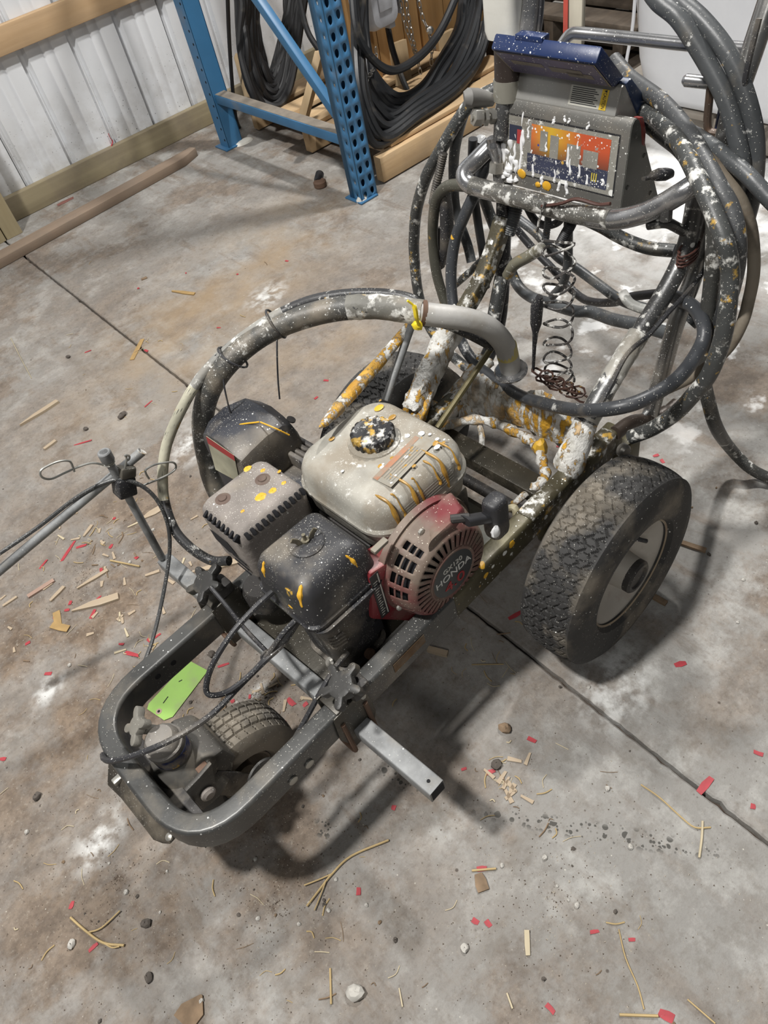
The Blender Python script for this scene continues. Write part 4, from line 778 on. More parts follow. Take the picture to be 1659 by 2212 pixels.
l2 = P('rear_upright', MB().tube(catmull(lb_, 5), .0160, 12), mat('white_on_black_tube', (.022, .022, .024), .45, 0, crust=.42, ycrust=.2, cscale=40, fine=.2, bump=.3))
P('paint_crust', MB().tube(catmull(lb_[:3], 8), [.026]*10+[.023]*7, 10, flatten=.8).jitter(.002), M_CRUST, l2, ang=60)
P('corrugated_sleeve', MB().tube(catmull([(0.326,0.17,0.652), (0.311,0.17,0.625), (0.301,0.175,0.599)], 14), [.0125+.0016*(i % 2) for i in range(29)], 10), M_GREYH, l2)
P('ball_chain', MB().tube(catmull([(0.305,0.18,0.674), (0.304,0.18,0.65), (0.303,0.18,0.622)], 12), [.0022+.0012*(i % 2) for i in range(25)], 6), M_ENG, l2)
P('pump_tube', MB().tube(catmull([(0.262,0.165,0.527), (0.241,0.16,0.495), (0.212,0.155,0.446), (0.183,0.15,0.425)], 5), .0150, 12), M_HOSEP, l2)
# left column above: collar, dark pump tube
col = P('pump_column', MB().tube([(0.348,0.195,0.867), (0.351,0.195,0.905), (0.352,0.195,0.941)], .0245, 24), mat('brown_black_tube', (.040, .030, .026), .38, .3, var=.3, fine=.12))
P('collar', MB().tube([(0.345,0.195,0.835), (0.347,0.195,0.857), (0.348,0.195,0.869)], .0265, 24), mat('spotted_collar', (.27, .26, .22), .4, .4, ycrust=.2, crust=.2, cscale=22), col)
P('neck', MB().tube([(0.32,0.195,0.775), (0.328,0.195,0.817), (0.338,0.195,0.845)], .0150, 16), M_SPATTUBE, col)
P('elbow_fitting', MB().tube(catmull([(0.312,0.2,0.694), (0.316,0.205,0.736), (0.314,0.21,0.765), (0.313,0.212,0.778)], 4), [.011]*5+[.013]*4+[.010]*4, 12), M_CHROME, col)
P('hex_nut', MB().tube([(0.311,0.204,0.714), (0.315,0.204,0.732)], .0155, 6), M_STEEL, col); P('hex_nut', MB().tube([(0.308,0.2,0.682), (0.308,0.2,0.695)], .0145, 6), M_ENG, col)
P('valve_stem', MB().tube([(0.326,0.2,0.812), (0.277,0.225,0.826)], .0055, 10), M_STEEL, col)
P('hex_nut', MB().tube([(0.28,0.223,0.826), (0.294,0.216,0.821)], .0155, 6), M_STEEL, col, bev=.001); P('hex_nut', MB().tube([(0.299,0.214,0.82), (0.304,0.211,0.819)], .0155, 6), M_STEEL, col); P('hex_nut', MB().tube([(0.31,0.21,0.817), (0.318,0.206,0.815)], .0135, 6), M_STEEL, col)
P('round_knob', MB().tube([(0.279,0.24,0.855), (0.285,0.235,0.855), (0.303,0.232,0.848), (0.331,0.22,0.836)], [.012, .0165, .0165, .011], 18), mat('grey_knob', (.16, .155, .145), .6, 0, dust=.3), col)
P('chrome_tube', MB().tube(catmull([(0.333,0.14,0.931), (0.344,0.14,0.969), (0.356,0.14,1.017)], 4), .0155, 14), M_CHROME, col); P('cable', MB().tube(catmull([(0.34,0.125,0.93), (0.351,0.125,0.967), (0.36,0.125,1.016)], 4), .0055, 8), M_BLACKP, col)
wsl = P('white_sleeve', MB().loft([[Vector(c)+Vector((a*k, b*k, 0)) for a, b in rrect(.052, .066, .014, 4)] for c, k in (((0.335,0.179,0.942), .96), ((0.335,0.182,0.954), 1.0), ((0.335,0.182,0.995), 1.0), ((0.335,0.182,1.034), 1.0))]), mat('dirty_white_plastic', (.62, .61, .56), .5, 0, var=.06, dust=.10, fine=.02), col)
# handle bar in front of the box
hb = [(0.332,0.23,0.754), (0.303,0.245,0.734), (0.271,0.25,0.72), (0.263,0.225,0.705), (0.268,0.15,0.703), (0.266,0.073,0.705), (0.266,-0.007,0.705), (0.266,-0.082,0.712), (0.27,-0.135,0.733), (0.279,-0.165,0.752), (0.287,-0.19,0.772), (0.301,-0.205,0.784)]
hbar = P('handle_bar', MB().tube(catmull(hb, 6), .0168, 16), M_CHROME)
P('paint_crust', MB().tube(catmull(hb[3:8], 8), .0174, 14).jitter(.0006), mat('white_spattered_bar', (.16, .155, .14), .35, .5, white=.3, fine=.5, crust=.48, ycrust=.14, cscale=36, bump=.3), hbar, ang=60)
P('brace_stub', MB().tube([(0.275,-0.176,0.731), (0.275,-0.175,0.757)], .010, 10).tube(fillet([(0.28,-0.143,0.711), (0.285,-0.173,0.721), (0.33,-0.181,0.684)], .02), .0085, 10), M_SPATTUBE, hbar)
M_BOXST = mat('brushed_box_steel', (.20, .195, .18), .42, .55, var=.15, dust=.30, dscale=8, white=.14, fine=.35, bump=.06)
M_BOXSIDE = mat('dark_box_side', (.105, .108, .098), .42, .4, var=.2, dust=.15, fine=.14, bump=.05)
cbx = empty('control_box'); cbx.parent = LS
y0, y1 = -.068, .200; V3 = lambda p, y: Vector((p[0], y, p[1]))
pf_ = [(.313, .697), (.318, .735), (.330, .826), (.3325, .837), (.338, .843), (.345, .843), (.3515, .838), (.437, .660)]
P('wedge_case', MB().prism([(-y1, 0)], (0, 0, 0), (0, 1, 0), (0, 0, 1), (0, 0, 0)) if False else MB().prism(pf_, (0, y0, 0), (1, 0, 0), (0, 0, 1), (0, y1-y0, 0)), M_BOXST, cbx, ang=30)
P('side_plate', MB().prism([(a+(.376-a)*.012, b+(.76-b)*.012) for a, b in pf_], (0, y0-.0015, 0), (1, 0, 0), (0, 0, 1), (0, .0012, 0)), M_BOXSIDE, cbx)
for p in ((.345, .815), (.330, .735), (.405, .690), (.375, .77)): P('rivet', MB().lathe([(.004, 0), (.004, .001), (.002, .002)], (p[0], y0-.0015, p[1]), (0, -1, 0), 12), M_BOXSIDE, cbx)
P('red_tab', MB().prism([(0, 0), (.013, -.004), (.024, -.03), (.025, -.058), (.014, -.05), (.008, -.02)], (.350, y0-.002, .842), (1, 0, 0), (0, 0, 1), (0, .012, 0)), flat('dull_red_tab', (.20, .03, .025), .5), cbx, bev=.002)
P('black_knob', MB().loft([[Vector((0.348,-0.1,0.751)).lerp(Vector((0.394,-0.115,0.743)), f)+Vector((0, a*s_, b*s_)) for a, b in rrect(.026, .020, .008, 4)] for f, s_ in ((-.3, .3), (0, .35), (.2, .8), (.5, 1), (.8, .8), (1.0, .15))]), M_BLACKP, cbx, ang=60)
hs = [(.336, .843), (.352, .882), (.366, .884), (.418, .800), (.36, .80)]
P('upper_case', MB().prism(hs, (0, -.034, 0), (1, 0, 0), (0, 0, 1), (0, .214, 0)), mat('upper_case_steel', (.34, .335, .315), .42, .35, var=.12, dust=.30, dscale=6, fine=.10, bump=.05), cbx, bev=.002)
P('back_cover', MB().prism([(.358, .886), (.372, .890), (.446, .815), (.440, .795), (.418, .785), (.414, .80)], (0, -.038, 0), (1, 0, 0), (0, 0, 1), (0, .222, 0)), M_BLUEB, cbx, bev=.003)
# caution label on the sloping panel
pa, pb_ = Vector((.336, 0, .843)), Vector((.352, 0, .882)); un = (pb_-pa).normalized(); nn = Vector((0, -1, 0)).cross(un)
nn = Vector((-un.z, 0, un.x)); cc = pa+nn*.0006
def onp(y, s): return cc+Vector((0, y, 0))+un*s
def pl(name, y_a, y_b, s_a, s_b, m, lift=0.0): return P(name, MB().add([onp(y_a, s_a)+nn*lift, onp(y_b, s_a)+nn*lift, onp(y_b, s_b)+nn*lift, onp(y_a, s_b)+nn*lift], [(0, 1, 2, 3)]), m, cbx)
pl('caution_paper', .060, -.014, .006, .036, M_PAPER); pl('caution_band', -.001, -.014, .006, .036, flat('caution_yellow', (.62, .42, .03), .6), .0003)
for i in range(9): pl('label_print', .056, .004+.004*(i % 3), .009+.0029*i, .0103+.0029*i, M_INK, .0003)
text('caution_text', 'CAUTION', .0085, M_INK, cbx, onp(-.0075, .0195)+nn*.0006, -un, Vector((0, -1, 0)) if False else (0, -1, 0), .0001, .62)
P('caution_triangle', MB().add([onp(-.0105, .0355)+nn*.0006, onp(-.0045, .0335)+nn*.0006, onp(-.0105, .0315)+nn*.0006], [(0, 1, 2)]), M_INK, cbx)
# display hood
D = [(.285, .940), (.338, .886), (.366, .892), (.300, .960)]
dsp = P('display_hood', MB().prism(D, (0, -.030, 0), (1, 0, 0), (0, 0, 1), (0, .207, 0)), M_BLUEP, cbx, bev=.004)
P('hood_tab', MB().box((.305, .105, .958), (.02, .055, .010)), M_BLUEP, cbx, bev=.002)
da, db = Vector((.285, 0, .940)), Vector((.338, 0, .886)); du = (db-da).normalized(); dn = Vector((du.z, 0, -du.x))
dn = Vector((-abs(du.z), 0, -abs(du.x))).normalized()
def dq(name, y_a, y_b, s_a, s_b, m, lift): return P(name, MB().add([da+Vector((0, y_a, 0))+du*s_a+dn*lift, da+Vector((0, y_b, 0))+du*s_a+dn*lift, da+Vector((0, y_b, 0))+du*s_b+dn*lift, da+Vector((0, y_a, 0))+du*s_b+dn*lift], [(0, 1, 2, 3)]), m, cbx)
dq('label_border', .172, -.026, .004, .072, flat('tan_label_edge', (.26, .23, .16), .5), .0008); dq('hood_label', .169, -.023, .0055, .0705, mat('worn_purple_label', (.060, .048, .110), .35, 0, var=.5, dust=.15, white=.20, fine=.35, crust=.10, cscale=50, bump=.03), .0012)
for y_a, y_b, s_a, s_b in ((.150, .085, .026, .038), (.075, .012, .030, .046), (.045, -.004, .040, .054)): dq('worn_patch', y_a, y_b, s_a, s_b, mat('worn_through_label', (.12, .105, .085), .45, var=.5, dust=.4, fine=.3), .0015)
# name plate on the front, weathered away under paint
fa, fb = Vector((.318, 0, .735)), Vector((.330, 0, .826)); fu_ = (fb-fa).normalized(); fn_ = Vector((-fu_.z, 0, fu_.x)); f0 = fa-fu_*.036
def fq(name, y_a, y_b, s_a, s_b, m, lift): return P(name, MB().add([f0+Vector((0, y_a, 0))+fu_*s_a+fn_*lift, f0+Vector((0, y_b, 0))+fu_*s_a+fn_*lift, f0+Vector((0, y_b, 0))+fu_*s_b+fn_*lift, f0+Vector((0, y_a, 0))+fu_*s_b+fn_*lift], [(0, 1, 2, 3)]), m, cbx)
M_NPK = mat('plate_black_edge', (.02, .02, .022), .5, fine=.4, white=.3, dust=.2)
fq('plate_border', .196, -.052, .020, .122, M_NPK, .0006); fq('name_plate', .1935, -.0495, .0225, .1190, mat('worn_metal_plate', (.30, .29, .255), .5, .3, white=.40, big=.10, fine=.6, crust=.26, cscale=60, dust=.25), .0010)
def fade():
    t = NT('red_yellow_fade'); s_ = t.n('ShaderNodeSeparateXYZ'); t.put(s_.inputs[0], t.tc); y = s_.outputs[1]
    c = t.mix(t.rng(y, .02, .085), (.50, .085, .03), (.58, .36, .03)); c = t.mix(t.rng(y, .085, .135), c, (.55, .10, .04)); c = t.mix(t.rng(s_.outputs[2], .79, .755), c, (.10, .045, .03))
    c = t.mix(t.noise(50, 5, .62, .66), c, (.28, .27, .24)); c = t.mix(t.dots(190, .4, .45), c, (.8, .8, .78)); c = t.mix(t.dots(130, .12, .4, seedloc=(.3, .1, .5)), c, (.04, .06, .25)); return t.out(c, .45)
M_FADE = fade(); fq('colour_panel', .128, -.036, .062, .112, M_FADE, .0014); fq('dark_band', .135, -.036, .030, .062, mat('dark_blue_band', (.035, .04, .07), .5, var=.5, white=.5, fine=.6, yellow=.2, crust=.30, cscale=70), .0014)
M_ILLEG = mat('scraped_letter_patch', (.27, .26, .23), .55, .2, white=.2, fine=.4)
for y_a, y_b, s_a, s_b in ((.108, .092, .070, .104), (.086, .068, .062, .100), (.050, .022, .058, .092), (.016, -.014, .060, .088)): fq('letter_patch', y_a, y_b, s_a, s_b, M_ILLEG, .0017)
fq('emblem_patch', .178, .150, .078, .104, mat('emblem_remains', (.03, .035, .06), .5, crust=.3, white=.4), .0014); fq('emblem_red', .160, .148, .074, .098, flat('emblem_red', (.36, .04, .04), .5), .0016)
text('plate_numeral', 'III', .020, flat('plate_yellow', (.60, .48, .06), .5), cbx, f0+Vector((0, -.010, 0))+fu_*.046+fn_*.0018, (0, -1, 0), fu_, .0003, .9)
random.seed(21)
def fdrip(y, s0, s1, r, m=M_WP):
    n = 7; pts = [f0+Vector((0, y+random.uniform(-.002, .002), 0))+fu_*(s0+(s1-s0)*i/(n-1))+fn_*(.0018-r*.55) for i in range(n)]; drip(pts, r, m, cbx)
for y, s0, s1, r in ((.150, .128, .020, .0042), (.148, .10, .055, .006), (.176, .078, .018, .0085), (.165, .09, .035, .004), (.135, .118, .085, .003), (.082, .130, .118, .0032), (.046, .110, .052, .0036), (.040, .090, .040, .003), (.022, .078, .038, .0034), (.060, .134, .126, .0028), (.05, .132, .125, .0024), (.012, .132, .120, .003), (-.030, .055, .035, .004), (.190, .070, .004, .0075), (.183, .060, .010, .009), (.172, .05, .0, .008), (.160, .045, .004, .007), (.120, .060, .02, .0035), (.095, .10, .07, .003), (.028, .11, .085, .0026), (.005, .06, .03, .0032), (.072, .06, .02, .003), (.062, .035, .006, .004), (.045, .040, .004, .0045), (.100, .034, .010, .0045)): fdrip(y, s0, s1, r)
for y, s, r in ((.146, .022, .010), (.108, .010, .006), (.088, .012, .010)): P('paint_spot', MB().ball(f0+Vector((0, y, 0))+fu_*s+fn_*.001, (.0022, r, r*.9), 12).jitter(.0006), M_YP, cbx)
# curly wire hanging from the box
sp = [(0.235,0.03,0.73), (0.24,0.047,0.696), (0.245,0.058,0.664), (0.245,0.046,0.649)]
axis = [(0.235,0.003,0.666), (0.24,0.006,0.597), (0.24,0.007,0.547), (0.24,0.008,0.483), (0.24,0.011,0.415), (0.24,0.009,0.368), (0.24,0.002,0.344)]
ax_ = catmull(axis, 12); nn_ = len(ax_); hel = [Vector(p) for p in sp]
for i in range(nn_*6):
    f = i/(nn_*6-1); q_ = f*(nn_-1); k = min(int(q_), nn_-2); c = ax_[k].lerp(ax_[k+1], q_-k); t_ = f*2*pi*9.0+pi*.9; R_ = .030-.002*f
    hel.append(c+Vector((R_*sin(t_)*.9, R_*cos(t_), .004*sin(t_*2+f*9))))
P('coiled_cord', MB().tube(hel, .0026, 6), mat('white_flecked_wire', (.05, .045, .042), .5, 0, crust=.55, cscale=60, ycrust=.12), cbx)
P('red_wire', MB().tube(catmull([(0.25,0.05,0.712), (0.25,0.01,0.726), (0.255,-0.02,0.739), (0.26,-0.058,0.736), (0.26,-0.083,0.743)], 6), .0030, 6), M_RUSTW, cbx)
P('hose_loop', MB().tube(catmull([(0.31,0.136,0.668), (0.32,0.123,0.633), (0.32,0.096,0.628), (0.32,0.068,0.642), (0.31,0.043,0.676)], 6), .0075, 8), M_BLACKP, cbx)
P('braided_hose', MB().tube(catmull([(0.3,0.073,0.678), (0.3,0.077,0.645), (0.3,0.082,0.61)], 14), [.0062+.0010*(i % 2) for i in range(29)], 8), M_GREYH, cbx)
P('spring_guard', MB().tube(catmull([(0.29,0.01,0.698), (0.285,0.011,0.674), (0.28,0.021,0.651), (0.275,0.031,0.628)], 14), [.0085+.0018*(i % 2) for i in range(43)], 10), mat('white_splashed_spring', (.04, .04, .042), .5, .2, crust=.35, cscale=30), cbx)
P('connector', MB().tube([(0.2,0.02,0.566), (0.2,0.027,0.543), (0.2,0.031,0.5), (0.2,0.033,0.479), (0.2,0.037,0.442), (0.2,0.042,0.381)], [.006, .012, .011, .006, .004, .003], 10), M_BLACKP, cbx)
P('wire_bundle', MB().tube([Vector((0.2,0.009,0.377))+Vector((.012*cos(i*.8)+.0002*i, -.0011*i+.018*sin(i*.8)+.02, .010*sin(i*.5)-.0003*i)) for i in range(90)], .0024, 5), mat('rusty_wire', (.055, .026, .018), .6, 0, ycrust=.3, cscale=50, crust=.2), cbx)
# top rail, hooks, pull bar
P('top_rail', MB().tube(fillet([(0.47,0.172,0.881), (0.48,0.159,0.901), (0.49,0.1,0.898), (0.5,-0.053,0.895), (0.5,-0.177,0.899)], .03), .0105, 12), M_CHROME)
P('hook_stub', MB().tube([(0.4,-0.112,0.885), (0.4,-0.116,0.885), (0.41,-0.159,0.882), (0.42,-0.176,0.882)], [.006, .0095, .0095, .0095], 12), M_CHROME)
P('hook_rod', MB().tube(fillet([(0.405,-0.155,0.882), (0.405,-0.157,0.828), (0.405,-0.161,0.812), (0.405,-0.185,0.812), (0.405,-0.186,0.832)], .012), .0062, 10), mat('rusty_hook', (.085, .06, .045), .5, .3, rust=.5, fine=.1))
P('blue_lever', MB().tube([(0.47,-0.151,0.865), (0.45,-0.155,0.766), (0.42,-0.158,0.679), (0.385,-0.165,0.601)], .0078, 10), flat('blue_rod', (.008, .020, .085), .4))
P('lash_wire', MB().tube([Vector((0.327,-0.195,0.644))+Vector((.026*cos(i*.6), .012*sin(i*.6), -.010+.0006*i)) for i in range(48)], .0022, 5), M_RUSTW)
P('black_cable', MB().tube(catmull([(0.39,-0.22,0.981), (0.378,-0.22,0.914), (0.382,-0.22,0.842), (0.388,-0.215,0.688), (0.38,-0.21,0.613), (0.32,-0.21,0.588), (0.251,-0.21,0.578), (0.206,-0.205,0.561), (0.144,-0.205,0.562), (0.101,-0.205,0.528), (0.051,-0.205,0.487)], 6), .0044, 8), M_BLACKP)
# lower fittings at the right rear end
P('relief_fitting', MB().tube(catmull([(0.174,-0.175,0.341), (0.221,-0.18,0.336), (0.282,-0.19,0.302), (0.316,-0.2,0.301), (0.344,-0.205,0.306)], 5), [.014]*8+[.0155]*8+[.013]*5, 12), mat('brown_bent_pipe', (.06, .045, .036), .45, .3, white=.3, fine=.2))
eb = P('eye_bolt', MB().lathe([(.010, 0), (.014, .004), (.014, .014), (.009, .020)], (0.178,-0.185,0.302), (-.3, -1, .2), 14).tube([(0.176,-0.19,0.298), (0.19,-0.19,0.241)], .008, 10), mat('white_bolt', (.20, .19, .17), .4, .5, crust=.3, white=.4))
P('caster_lug', MB().box(Vector((0.229,-0.168,0.242)), (.05, .035, .075)), M_FRAMEOLD, bev=.004)
# bucket hoop and tray between the uprights
hoop = [(-0.001,0.155,0.3), (0.04,0.137,0.305), (0.078,0.092,0.31), (0.095,0.043,0.305), (0.099,-0.008,0.3), (0.091,-0.05,0.3), (0.065,-0.083,0.295), (0.042,-0.108,0.29), (0.017,-0.107,0.285), (-0.01,-0.093,0.27), (-0.036,-0.085,0.26)]
hc_ = catmull(hoop, 6)
hp = P('bucket_hoop', MB().tube(hc_, [(.0105+.0018*sin(i*1.3)) if i < 50 else .007 for i in range(len(hc_))], 10).jitter(.0010), M_CRUST, ang=60)
P('hoop_leg', MB().tube(catmull([(0.078,0.091,0.3), (0.062,0.073,0.275), (0.044,0.07,0.25), (0.017,0.077,0.24)], 6), .0065, 8).jitter(.0006), M_CRUST, hp)
P('drip_lump', MB().ball((0.092,-0.058,0.3), (.016, .014, .022), 10).jitter(.002), mat('yellow_clot', (.60, .36, .04), .5, crust=.2, bump=.5), hp)
random.seed(3)
trp = [(-0.027,0.205,0.3), (0.027,0.185,0.31), (0.082,0.158,0.325), (0.118,0.117,0.335), (0.135,0.055,0.34), (0.143,-0.01,0.335), (0.151,-0.073,0.33), (0.166,-0.124,0.32)]
tp = catmull(trp, 6); tv = []
for i, p in enumerate(tp):
    hgt = .040+.022*sin(i*.45)+random.uniform(-.004, .004)
    tv.append([p+Vector((-.012, 0, -.050)), p+Vector((-.018, 0, -.01)), p+Vector((-.014, 0, hgt*.6)), p+Vector((.0, 0, hgt)), p+Vector((.008, 0, hgt*.8)), p+Vector((.010, 0, -.05))])
P('bucket_tray', MB().loft(tv).jitter(.003), M_CRUST, ang=60)
tl = catmull([(0,0.207,0.285), (0.068,0.151,0.29), (0.13,0.105,0.3), (0.146,0.017,0.3), (0.149,-0.069,0.3), (0.147,-0.123,0.3)], 6)
P('tray_lip', MB().loft([[p+Vector((-.012, 0, .0)), p+Vector((-.004, 0, .030+random.uniform(-.004, .004))), p+Vector((.012, 0, .032)), p+Vector((.018, 0, -.02)), p+Vector((.0, 0, -.035+random.uniform(-.008, .008)))] for p in tl]).jitter(.003), M_CRUSTW, ang=60)
P('tray_crust', MB().ball((0.016,0.241,0.33), (.05, .03, .035), 14).jitter(.004), M_CRUST, ang=60)
P('cross_member', MB().box((.02, 0, .27), (.05, .31, .03)), M_PLATE, bev=.003)
P('rear_cross_plate', MB().box((-.105, .0, .245), (.07, .31, .006)), mat('green_grey_plate', (.085, .088, .070), .5, .2, dust=.35), bev=.001)
dl = P('drain_line', MB().tube(catmull([(-0.074,-0.107,0.3), (-0.07,-0.123,0.31), (-0.075,-0.131,0.29), (-0.078,-0.133,0.26)], 5), .0075, 10), mat('pale_bent_pipe', (.40, .36, .24), .5, crust=.3, ycrust=.3))
P('throttle_rod', MB().tube([(0.101,0.06,0.495), (-0.067,0.06,0.416)], .0062, 8), mat('olive_rod', (.12, .10, .045), .4, .4, ycrust=.3, cscale=30))
P('brace_rod', MB().tube([(-0.009,0.15,0.584), (-0.122,0.13,0.491)], .0075, 12), M_GALV)
P('prime_rod', MB().tube([(-0.005,0.16,0.576), (-0.1,0.15,0.558), (-0.171,0.14,0.552), (-0.232,0.12,0.559), (-0.277,0.105,0.565), (-0.291,0.1,0.568)], [.009, .011, .0125, .012, .007, .001], 12).jitter(.0008), crustmat('white_yellow_stick', .62), ang=60)
# ---- suction hose with its metal dip tube
sh = [(-0.407,0.37,0.251), (-0.403,0.4,0.301), (-0.391,0.415,0.366), (-0.36,0.41,0.481), (-0.312,0.37,0.574), (-0.222,0.33,0.622), (-0.137,0.26,0.645), (-0.071,0.18,0.649), (-0.023,0.1,0.636)]
suc = P('suction_hose', MB().tube(catmull(sh, 10), .0215, 18), mat('spattered_suction_hose', (.062, .061, .056), .5, 0, var=.45, dust=.48, white=.16, fine=.35, big=.03, yellow=.02, crust=.28, ycrust=.12, cscale=44, bump=.3))
P('paint_sleeve', MB().tube(catmull(sh, 10)[-15:], .0222, 16).jitter(.0008), mat('pale_crusted_hose', (.16, .155, .135), .6, 0, crust=.55, dust=.5, ycrust=.22, cscale=16, bump=.5), suc, ang=60)
el = [(-0.027,0.104,0.637), (-0.014,0.09,0.63), (0.029,0.055,0.608), (0.065,0.035,0.577), (0.095,0.028,0.53), (0.109,0.028,0.489), (0.116,0.028,0.442)]
P('dip_tube', MB().tube(catmull(el, 7), .0205, 18), mat('dusty_steel_pipe', (.40, .39, .37), .48, .15, var=.15, dust=.30, white=.06, fine=.1, ycrust=.06, cscale=9), suc)
e1, e2 = Vector((0.109,0.028,0.489)), Vector((0.116,0.028,0.442)); ed_ = (e2-e1).normalized()
P('yellow_ring', MB().tube([e1-ed_*.022, e1+ed_*.004], .0209, 18), mat('yellow_dip_band', (.48, .40, .14), .5, 0, var=.2, dust=.3, ycrust=.3), suc)
P('pipe_flange', MB().lathe([(.0205, -.004), (.030, -.003), (.033, .001), (.032, .005), (.024, .008), (.022, .012)], e2-ed_*.004, ed_, 36), M_CHROME, suc)
P('hose_clamp', MB().tube([(-0.025,0.103,0.636), (-0.019,0.098,0.633)], .0228, 20), M_RUST, suc)
P('clamp_screw', MB().ball(Vector((-0.047,0.09,0.629)), (.010, .010, .010), 8).jitter(.002), M_YB, suc)
P('yellow_string', MB().tube(catmull([(-0.064,0.085,0.69), (-0.056,0.08,0.675), (-0.055,0.08,0.653), (-0.048,0.085,0.626)], 5), [.002]*5+[.0042]*6+[.003]*5, 7), M_YB, suc)
rl = catmull([(-0.24,0.3,0.637), (-0.174,0.25,0.659), (-0.105,0.19,0.657), (-0.049,0.1,0.638), (-0.016,0.085,0.613)], 4)
ret = [(-0.496,0.24,0.299), (-0.517,0.28,0.291), (-0.531,0.32,0.319), (-0.529,0.36,0.352), (-0.501,0.4,0.403), (-0.454,0.41,0.474), (-0.394,0.4,0.536), (-0.33,0.385,0.584), (-0.256,0.36,0.618), (-0.182,0.31,0.652), (-0.112,0.27,0.659), (-0.05,0.2,0.657), (-0.02,0.125,0.652), (-0.028,0.1,0.625), (0.011,0.085,0.596), (0.046,0.065,0.56), (0.091,0.05,0.508)]
rr_ = catmull(ret, 8); P('return_hose', MB().tube(rr_, [.0100 if i < 108 else .0078 for i in range(len(rr_))], 12), mat('black_white_hose', (.030, .030, .031), .42, 0, var=.3, white=.10, fine=.3, crust=.36, ycrust=.28, cscale=34, dust=.2, bump=.2), suc)
P('hose_crust', MB().tube(rr_[30:54], .0104, 12).jitter(.0003), mat('cream_crusted_hose', (.46, .44, .34), .6, 0, var=.25, ycrust=.36, cscale=40, dust=.25, bump=.4), suc, ang=60)
P('hose_crust', MB().tube(rr_[53:74], .0103, 12).jitter(.0003), mat('grey_scuffed_hose', (.24, .235, .215), .6, 0, var=.4, crust=.42, cscale=44, dust=.3, bump=.4), suc, ang=60)
def ziptie(c, u, r, tail): 
    c, u = Vector(c), Vector(u).normalized(); a = u.orthogonal().normalized(); b = u.cross(a)
    P('cable_tie', MB().tube([c+a*(r[0]*cos(t))+b*(r[1]*sin(t)) for t in [2*pi*k/28 for k in range(28)]], .0022, 6, closed=True).tube(catmull(tail, 6), .0019, 6), M_BLACKP, suc)
ziptie((-0.189,0.315,0.635), (.55, -.35, .25), (.029, .030), [(-0.202,0.3,0.626), (-0.222,0.29,0.593), (-0.239,0.285,0.552), (-0.252,0.28,0.517)])
ziptie((-0.278,0.35,0.603), (.5, -.2, .5), (.029, .030), [(-0.3,0.355,0.596), (-0.317,0.345,0.569), (-0.329,0.335,0.537), (-0.335,0.33,0.506)])
# ---- front brake and throttle cables
P('front_cable', MB().tube(catmull([(-0.526,-0.06,0.416), (-0.566,-0.06,0.397), (-0.602,-0.055,0.388), (-0.654,-0.039,0.36), (-0.719,-0.052,0.372), (-0.785,-0.039,0.375), (-0.84,0,0.355), (-0.87,0.034,0.335), (-0.88,0.06,0.318), (-0.88,0.083,0.3)], 8), .0050, 8), M_BLACKP)
P('throttle_cable', MB().tube(catmull([(-0.531,-0.02,0.466), (-0.573,-0.02,0.463), (-0.62,-0.02,0.452), (-0.669,-0.02,0.425), (-0.697,-0.02,0.391), (-0.698,-0.03,0.379), (-0.67,-0.04,0.369), (-0.615,-0.05,0.381), (-0.56,-0.06,0.417), (-0.531,-0.065,0.429)], 8), .0048, 8), M_BLACKP)
P('brake_cable', MB().tube(catmull([(-0.492,-0.115,0.332), (-0.527,-0.118,0.328), (-0.57,-0.12,0.305), (-0.637,-0.12,0.259), (-0.685,-0.12,0.235)], 6), .0048, 8), M_BLACKP)
P('cable_strap', MB().tube(catmull([(-0.584,0.1,0.432), (-0.586,0.06,0.414), (-0.588,0.02,0.385), (-0.587,-0.03,0.36)], 6), .0038, 6), M_BLACKP)
P('cable_tie', MB().tube([Vector((-0.596,-0.05,0.385))+Vector((.008*cos(t), .004, .008*sin(t))) for t in [2*pi*k/12 for k in range(12)]], .003, 6, closed=True), M_BLACKP)
# ---- spray gun parked in the hoses
sg = P('spray_gun', MB().loft([[Vector(p)+Vector((a*k, b*k, 0)) for a, b in rrect(.026, .024, .008, 3)] for p, k in (((0.3,0.338,0.645), .8), ((0.3,0.34,0.614), 1), ((0.3,0.346,0.56), 1.1), ((0.305,0.357,0.515), 1.2), ((0.31,0.381,0.468), .9))]), M_BLACKP, ang=60)
P('gun_guard', MB().loft([[Vector(p)+Vector((a*k, b*k, 0)) for a, b in rrect(.020, .016, .005, 3)] for p, k in (((0.31,0.377,0.557), .5), ((0.315,0.388,0.518), 1), ((0.32,0.396,0.473), 1.3), ((0.32,0.401,0.444), .8))]), M_ENG, sg, ang=60)
P('spring_guard', MB().tube(catmull([(0.33,0.359,0.715), (0.325,0.372,0.676), (0.32,0.387,0.635), (0.32,0.401,0.6)], 16), [.0075+.0020*(i % 2) for i in range(49)], 10), M_ENG, sg)
